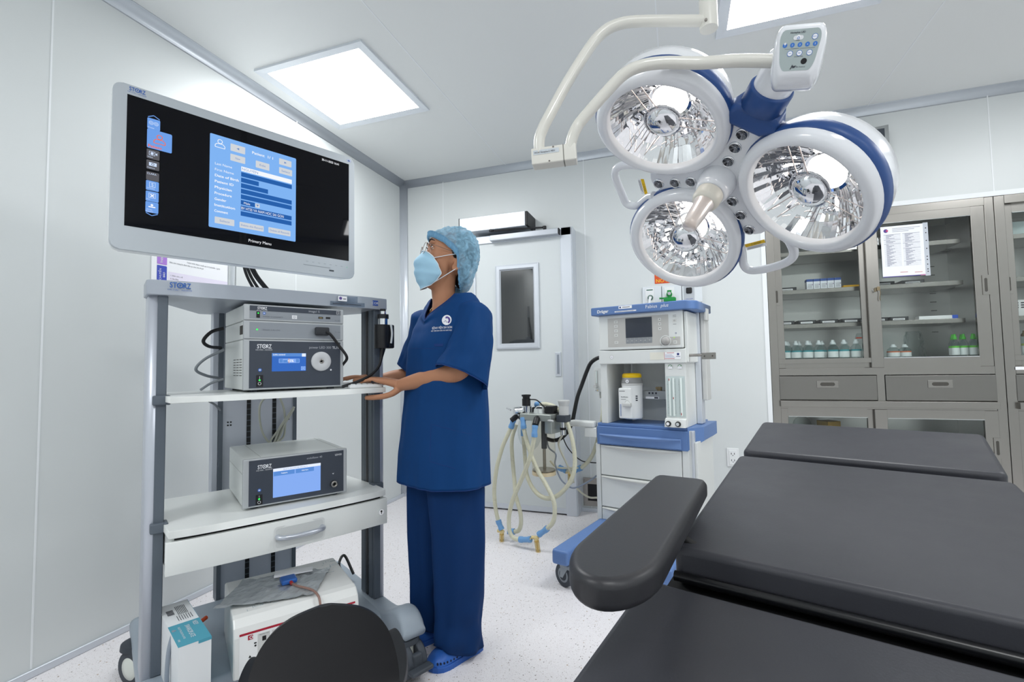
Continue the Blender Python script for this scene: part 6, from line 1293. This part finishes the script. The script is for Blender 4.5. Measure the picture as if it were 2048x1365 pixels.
# scrub top: trunk with V neckline, and wide short sleeves
TAB = [(.655, -.040, .000, .225, .158), (.75, -.038, .0, .221, .155), (.88, -.031, .0, .211, .150), (1.0, -.024, .0, .202, .144), (1.10, -.019, .0, .197, .139), (1.20, -.013, .0, .193, .134), (1.27, -.008, .0, .188, .122), (1.32, .0, .0, .182, .105), (1.36, .006, .0, .165, .088)]
def neck(phi):
    c, s = cos(phi), sin(phi)
    v = max(0, c); rf = .066 + .036 * v ** 3 if c > 0 else .068; rl = .100 - .035 * v ** 2
    p = Vector((-.014, -.0, 1.408 + .012 * max(0, -c) - .103 * (max(0, 1 - abs(atan2(s, c)) / 1.25)) ** .95)) + FWD * rf * c + LFT * rl * s
    return p
def fold(p, phi, z):
    k = noise.noise((cos(phi) * 2.2, sin(phi) * 2.2, z * 3.2)) * .010
    k += noise.noise((cos(phi) * 5 + z * 2.5, sin(phi) * 5, z * 2.0 + 7)) * .005 * (1 if z < 1.25 else .4)
    k += .004 * sin(phi * 7 + 5 * z) * max(0, (.95 - z) / .3)
    return k
b = MB(SCRUB); NPH = 120; rings = []
zs = [.655 + (1.36 - .655) * i / 62 for i in range(63)]
for z0 in zs:
    R = []
    for i in range(NPH):
        phi = 2 * pi * i / NPH; c, s = sup(cos(phi), sin(phi), 2.25)
        zt = min(1.36, neck(phi).z - .010); z = .655 + (z0 - .655) * (zt - .655) / (1.36 - .655); cx, cy, wd, d = cr(TAB, z)
        bust = .012 * math.exp(-((z - 1.20) / .07) ** 2) * max(0, cos(phi)) ** 2
        k = fold(None, phi, z) * (1 - .7 * max(0, (z - 1.28) / .08))
        hz = .012 * cos(phi - .8) * max(0, (.76 - z) / .1)
        R.append(Vector((cx, cy, z + hz * .6)) + FWD * (d + bust + k) * c + LFT * (wd + k) * s)
    rings.append(R)
last = rings[-1]; N_ = [neck(2 * pi * i / NPH) for i in range(NPH)]
for t in (.2, .4, .6, .8, .93, 1.0):
    R = []
    for i in range(NPH):
        p = last[i].lerp(N_[i], t); side = abs(sin(2 * pi * i / NPH)); p.z += .022 * sin(pi * t) * side * (1 - max(0, cos(2 * pi * i / NPH))) + .010 * sin(pi * t) * max(0, -cos(2 * pi * i / NPH)) ; p += FWD * .006 * sin(pi * t) * max(0, cos(2 * pi * i / NPH)); R.append(p)
    rings.append(R)
def sleeve(S, Hm, rs, rh, seed):
    S = Vector(S); Hm = Vector(Hm); ax = (Hm - S).normalized(); x = ax.orthogonal().normalized(); y = ax.cross(x); RR = []
    for j in range(31):
        t = j / 30; c = S.lerp(Hm, t) + Vector((.012, -.010 if S.y < 0 else .01, 0)) * sin(pi * t); r = rs + (rh - rs) * t; R = []
        for i in range(72):
            a = 2 * pi * i / 72; k = noise.noise((cos(a) * 1.8 + seed, sin(a) * 1.8, t * 2.4)) * .010 + noise.noise((cos(a) * 4, sin(a) * 4 + seed, t * 6)) * .005
            rr = (r + k * min(1, .3 + t)) * (1 if t > .12 else .55 + .45 * sin(t / .12 * pi / 2))
            p = c + (x * cos(a) + y * sin(a)) * rr; p.z -= .26 * t * (p.x - c.x); R.append(p)
        RR.append(R)
    return RR
b.loft(rings, False, False)
SL = sleeve((.098, -.108, 1.362), (.040, -.186, 1.078), .068, .093, 1.0); SR = sleeve((-.092, .138, 1.36), (-.150, .215, 1.10), .076, .088, 5.0)
b.loft(SL, True, False); b.loft(SR, True, False)
top = b.build('scrub_top', her, solid=.0022)
bvh = BVHTree.FromPolygons([Vector(v) for v in b.v], b.f)
def on_shirt(p, d, lift=.0016):
    h = bvh.ray_cast(p, d); 
    return (h[0] - d * lift) if h[0] else None
# trim of the neck, hems and seams laid on the cloth
SEAM = mat('scrub_seam', '#0b3270', .8)
for nm, pp, rr in (('neck_trim', [p + Vector((0, 0, .001)) for p in N_], .0028), ('sleeve_hem', SL[-1], .0018), ('sleeve_hem', SR[-1], .0018), ('bottom_hem', rings[0], .0018), ('hem_stitching', rings[3], .0011)):
    b = MB(SEAM); b.tube([Vector(p) for p in pp], rr, 8, closed=True); b.build(nm, top)
b = MB(SEAM)
dcam = Vector((0, 1, 0)); dq = (Vector((0, 1, 0)) * .8 - FWD * .6).normalized()
def seam_line(pts, d=None, r=.0013):
    d = d or dcam; out = []
    for p, q in zip(pts[:-1], pts[1:]):
        for k in range(12):
            a = Vector(p).lerp(Vector(q), k / 12); h = on_shirt(Vector((a[0], -.6, a[1])) if d is dcam else Vector((a[0], 0, a[1])) - d * .6, d, .0006)
            if h: out.append(h)
    if len(out) > 2: b.tube(out, r, 6)
seam_line([(.075, .865), (-.075, .905), (-.080, .770), (.02, .742)]); b.build('pocket_seam', top)
b = MB(SEAM); seam_line([(-.165, 1.195), (-.03, 1.185)]); b.build('chest_seam', top)
b = MB(SCRUB)
def patch(x0, x1, z0, z1, m, lift, n=6):
    b.mat(m); g = []
    for j in range(n + 1):
        R = []
        for i in range(n + 1):
            h = on_shirt(Vector((x0 + (x1 - x0) * i / n, -.6, z0 + (z1 - z0) * j / n)), dcam, lift)
            R.append(h or Vector((0, 0, 1)))
        g.append(R)
    b.loft(g, False, False, closed=False)
patch(-.062, -.028, 1.196, 1.206, SEAM, .003); b.build('pen_loop', top)
def project(mb, d=dcam, lift=.0032):
    out = []
    for v in mb.v:
        h = on_shirt(Vector((v[0], -.6, v[2])), d, lift); out.append(tuple(h) if h else v)
    mb.v = out
b = MB(PAPER); b.disc(-.014, 1.298, .0185, 0, 28, .0205); project(b); lg = b.build('chest_logo', top)
b = MB(mat('logo_violet', '#5a4691', .6))
pts = [(.014 * cos(a), .0155 * sin(a)) for a in [radians(x) for x in range(-60, 131, 10)]] + [(.006 * cos(a) + .001, .009 * sin(a) - .001) for a in [radians(x) for x in range(120, -61, -12)]]
for i in range(len(pts) // 2 - 1):
    j = len(pts) - 1 - i; p = [pts[i], pts[i + 1], pts[j - 1], pts[j]]; b.add([(-.014 + q[0], 0, 1.297 + q[1]) for q in p], [(0, 1, 2, 3)])
b.line(-.026, 1.290, -.018, 1.297, .0012); b.line(-.018, 1.297, -.014, 1.288, .0012); b.line(-.014, 1.288, -.006, 1.292, .0012)
project(b, lift=.0042); b.build('logo_figure', lg)
b = MB(PAPER); b.text('BỆNH VIỆN SÀI GÒN', -.070, 1.2645, .0085, bold=.02, width=.076); b.text('HỖ TRỢ SINH SẢN VÀ NAM HỌC', -.074, 1.2545, .0052, bold=.02, width=.080); project(b); b.build('chest_lettering', top)
# trousers
b = MB(mat('scrub_trousers', '#0b3060', .78, spec=.2, bump=(900, .08, (1, 1, 1))))
LT = [(.030, .018, -.078, .070, .098), (.10, .020, -.079, .072, .098), (.28, .026, -.082, .084, .100), (.45, .028, -.080, .092, .108), (.62, .020, -.070, .100, .118), (.80, -.005, -.045, .115, .128), (.95, -.015, -.02, .13, .12)]
RT = [(.045, -.085, .058, .066, .080), (.10, -.085, .060, .066, .080), (.18, -.085, .062, .074, .088), (.30, -.082, .062, .084, .094), (.45, -.078, .060, .092, .104), (.62, -.068, .050, .100, .114), (.80, -.045, .035, .11, .125), (.95, -.03, .02, .13, .12)]
for T, sd, zb in ((LT, 2.0, .030), (RT, 9.0, .050)):
    RR = []
    for j in range(64):
        z = zb + (.95 - zb) * j / 63; cx, cy, wd, d = cr(T, z); R = []
        for i in range(80):
            phi = 2 * pi * i / 80; k = noise.noise((cos(phi) * 2.4 + sd, sin(phi) * 2.4, z * 2.6)) * .008 + noise.noise((cos(phi) * 2 + sd, sin(phi) * 2, z * 13)) * .017 * max(0, (.40 - z) / .40) ** 1.3 + .003 * sin(phi * 6 + sd)
            k += .007 * max(0, cos(phi)) ** 12
            zz = z - .012 * cos(phi + pi) * max(0, (.1 - z) / .1) + (.035 * max(0, cos(phi)) ** 2 * max(0, (.09 - z) / .06) if z < .09 else 0)
            R.append(Vector((cx, cy, max(zz, .012))) + FWD * (d + k) * cos(phi) + LFT * (wd + k) * sin(phi))
        RR.append(R)
    b.loft(RR, False, True)
tr = b.build('scrub_trousers', her, solid=.002)
# clogs
CLOG = mat('clog_blue', '#2f66bd', .42, spec=.5)
def clog(cx, cy, d, s):
    d = Vector(d).normalized(); a = Vector((d.y, -d.x, 0)) * -s; M = Matrix(((d.x, a.x, 0, cx), (d.y, a.y, 0, cy), (0, 0, 1, 0), (0, 0, 0, 1))) @ Matrix.Diagonal((.86, .95, 1, 1))
    b = MB(CLOG).at(M); RR = []
    for t, wd, h, off in ((-.125, .018, .038, 0), (-.118, .032, .05, 0), (-.09, .040, .055, 0), (-.04, .041, .062, .0), (.0, .044, .075, .002), (.04, .049, .073, .003), (.075, .052, .062, .004), (.105, .049, .050, .004), (.125, .040, .040, .003), (.138, .026, .030, .002), (.143, .010, .022, .0)):
        R = []
        for i in range(28):
            q = 2 * pi * i / 28; c, s_ = sup(cos(q), sin(q), 2.6); z = h * .5 + h * .5 * s_
            R.append((t, off + wd * c * (1 if s_ < .2 else 1 - .18 * s_), max(0.001, z)))
        RR.append(R)
    b.loft(RR); o = b.build('clog', her)
    b = MB(mat('clog_sole', '#2a5cae', .5)).at(M); RR = []
    for t, wd, off in ((-.127, .018, 0), (-.118, .035, 0), (-.09, .043, 0), (-.04, .044, 0), (.0, .047, .002), (.04, .052, .003), (.075, .055, .004), (.105, .052, .004), (.128, .042, .003), (.142, .027, .002), (.148, .010, 0)): RR.append([(t, off - wd, 0), (t, off + wd, 0), (t, off + wd * 1.0, .016), (t, off + wd * .96, .020), (t, off - wd * .96, .020), (t, off - wd, .016)])
    b.loft(RR, smooth=False); b.build('sole', o)
    b = MB(mat('hole_dark', '#12203a', .8)).at(M)
    tabw = [(-.04, .041), (.0, .044), (.04, .049), (.075, .052), (.105, .049), (.125, .040), (.138, .026)]
    for t in (.035, .052, .069, .085, .100, .114, .126):
        wd = cr(tabw, t)[0]; 
        for sg in (1,): c = Vector((t, sg * (wd * 1.0) + .003, .031)); nrm = Vector((.0 if t < .09 else (t - .09) * 14, sg, .15)).normalized(); b.cyl(c - nrm * .006, c + nrm * .0012, .0038, n=12)
    b.build('vent_holes', o)
clog(.012, -.081, (-.85, -.53), 1); clog(-.102, .058, (-.9, -.42), -1)
# fine necklace
b = MB(mat('necklace_gold', '#d9c08a', .3, metal=1)); b.tube(spline([(-.028 + FWD.x * .056 * cos(a) + LFT.x * .054 * sin(a), FWD.y * .056 * cos(a) + LFT.y * .054 * sin(a), 1.388 - .045 * max(0, cos(a))) for a in [2 * pi * k / 20 for k in range(20)]], 3, True), .0007, 5, closed=True); b.build('necklace', her)

# ================================================================ FOREGROUND CHAIR, WALL POSTER
SHELL = mat('shell_black', '#141518', .40, bump=(900, .12, (1, 1, 1)))
cf = Vector((-.64, .77, 0)).normalized(); crz = atan2(cf.y, cf.x) - pi / 2
ch = thing('chair', 'black moulded shell chair in the near foreground, seen over its backrest', 'chair', (1.436, -2.66, 0), crz)
b = MB(SHELL); NU, NTT = 32, 44; g = []
path = spline([(.115, .335), (.10, .352), (.02, .348), (-.07, .342), (-.145, .35), (-.19, .395), (-.208, .47), (-.216, .555), (-.222, .626)], 8); Ltot = len(path) - 1
for j in range(NTT + 1):
    t = j / NTT; q = path[min(Ltot, int(t * Ltot))]; q2 = path[min(Ltot, int(t * Ltot) + 1)] if t < 1 else q
    f = t * Ltot - int(t * Ltot); y = q[0] + (q2[0] - q[0]) * f; z = q[1] + (q2[1] - q[1]) * f
    wd = .156 + .04 * max(0, sin(pi * min(1, t / .55)))
    if t < .12: wd *= sqrt(max(0.02, 1 - ((.12 - t) / .12) ** 2.6))
    if t > .58: wd *= max(0.0, 1 - ((t - .58) / .42) ** 2.6) ** .5
    wd = max(wd, .012)
    up = min(1, max(0, (t - .45) / .3)); R = []
    for i in range(NU + 1):
        u = -1 + 2 * i / NU; c = abs(u) ** 2.2 * (wd / .195) ** 2
        R.append((u * wd, y + up * .045 * c, z + (1 - up) * .03 * c))
    g.append(R)
b.loft(g, False, False, closed=False); o = b.build('shell', ch, solid=.011)
md = o.modifiers.new('b', 'BEVEL'); md.width = .004; md.segments = 3; md.limit_method = 'ANGLE'; md.angle_limit = radians(50)
md = o.modifiers.new('sub', 'SUBSURF'); md.levels = 1; md.render_levels = 1
b = MB(mat('chair_metal', '#4a4c50', .3, metal=.8)); b.cyl((0, .02, .10), (0, .02, .355), .024); b.cyl((0, .02, .345), (0, .02, .362), .09, n=24); b.build('pedestal', ch)
for k in range(5):
    a = 2 * pi * k / 5 + .4; b = MB(mat('chair_metal', '#4a4c50', .3, metal=.8)); b.tube([(0, .02, .11), (.23 * cos(a), .02 + .23 * sin(a), .07)], [.02, .013], 12); b.build('base_arm', ch)
    b = MB(RUBBER); b.cyl((.23 * cos(a) - .012, .02 + .23 * sin(a), .028), (.23 * cos(a) + .012, .02 + .23 * sin(a), .028), .028, n=18); b.cyl((.23 * cos(a), .02 + .23 * sin(a), .03), (.23 * cos(a), .02 + .23 * sin(a), .075), .008, n=10); b.build('caster', ch)
# poster on the left wall
t = thing('wall_poster', 'printed protocol poster with blue and purple tabs on the left wall behind the monitor', 'poster', (0, -1.925, 1.75))
PF = frame((.002, 0, 0), (0, 1, 0), (0, 0, 1))
b = MB(PAPER).at(PF); b.box(-.222, .222, -.001, .002, -.30, .32); b.mat(mat('poster_lilac', '#e9e3f3', .7)); b.rect(-.145, .21, -.285, -.155, -.0015); b.build('sheet', t)
TB1 = mat('tab_blue', '#3f50b8', .6); TB2 = mat('tab_purple', '#b182d8', .6)
b = MB(TB1).at(PF)
tabs = [(-.045, .052, TB1, 'XỬ TRÍ', 'TẠI CHỖ'), (-.127, -.05, TB2, 'THEO DÕI', ''), (-.216, -.132, TB1, 'CHUYỂN', 'BÁO'), (.06, .15, TB2, 'DẤU', 'HIỆU')]
for z0, z1, m, l1, l2 in tabs:
    b.at(PF); b.mat(m); b.rrect(-.198, -.152, z0, z1, -.0016, .004)
    b.at(PF @ frame((-.178 if l2 else -.172, -.002, (z0 + z1) / 2), (0, 0, 1), (-1, 0, 0))); b.mat(SWHT); b.text(l1, 0, 0, .0095, 0, 'CENTER', bold=.02)
    if l2: b.text(l2, 0, -.017, .0085, 0, 'CENTER', bold=.02)
b.build('tabs', t)
b = MB(INK).at(PF)
lines = [('Nguyên tắc: truyền nhanh dung dịch NaCl', -.065, .085), ('Tốc độ truyền theo đáp ứng của người bệnh', -.065, .072), ('3. Thuốc khác:', -.07, .056), ('1. Diphenhydramin 10 mg', -.065, .043), ('2. Methylprednisolon 40 mg', -.065, .030), ('3. Salbutamol xịt', -.065, .017), ('Chuyển đơn vị cấp cứu khi huyết áp ổn định', -.065, .004), ('THEO DÕI: Mạch, huyết áp 5-15 phút/lần - SpO2', -.055, -.04), ('Đến tình trạng ổn định tiếp tục theo dõi 24 giờ', -.14, -.055), ('1. Nhân viên y tế', -.135, -.118), ('2. Gia đình', -.135, -.133)]
for tx, x, z in lines: b.text(tx, x, z - .057, .0062, -.0018)
for k in range(9): b.rect(-.13, .18 - .02 * (k % 3), .13 + k * .017, .1325 + k * .017, -.0018)
b.build('print', t)
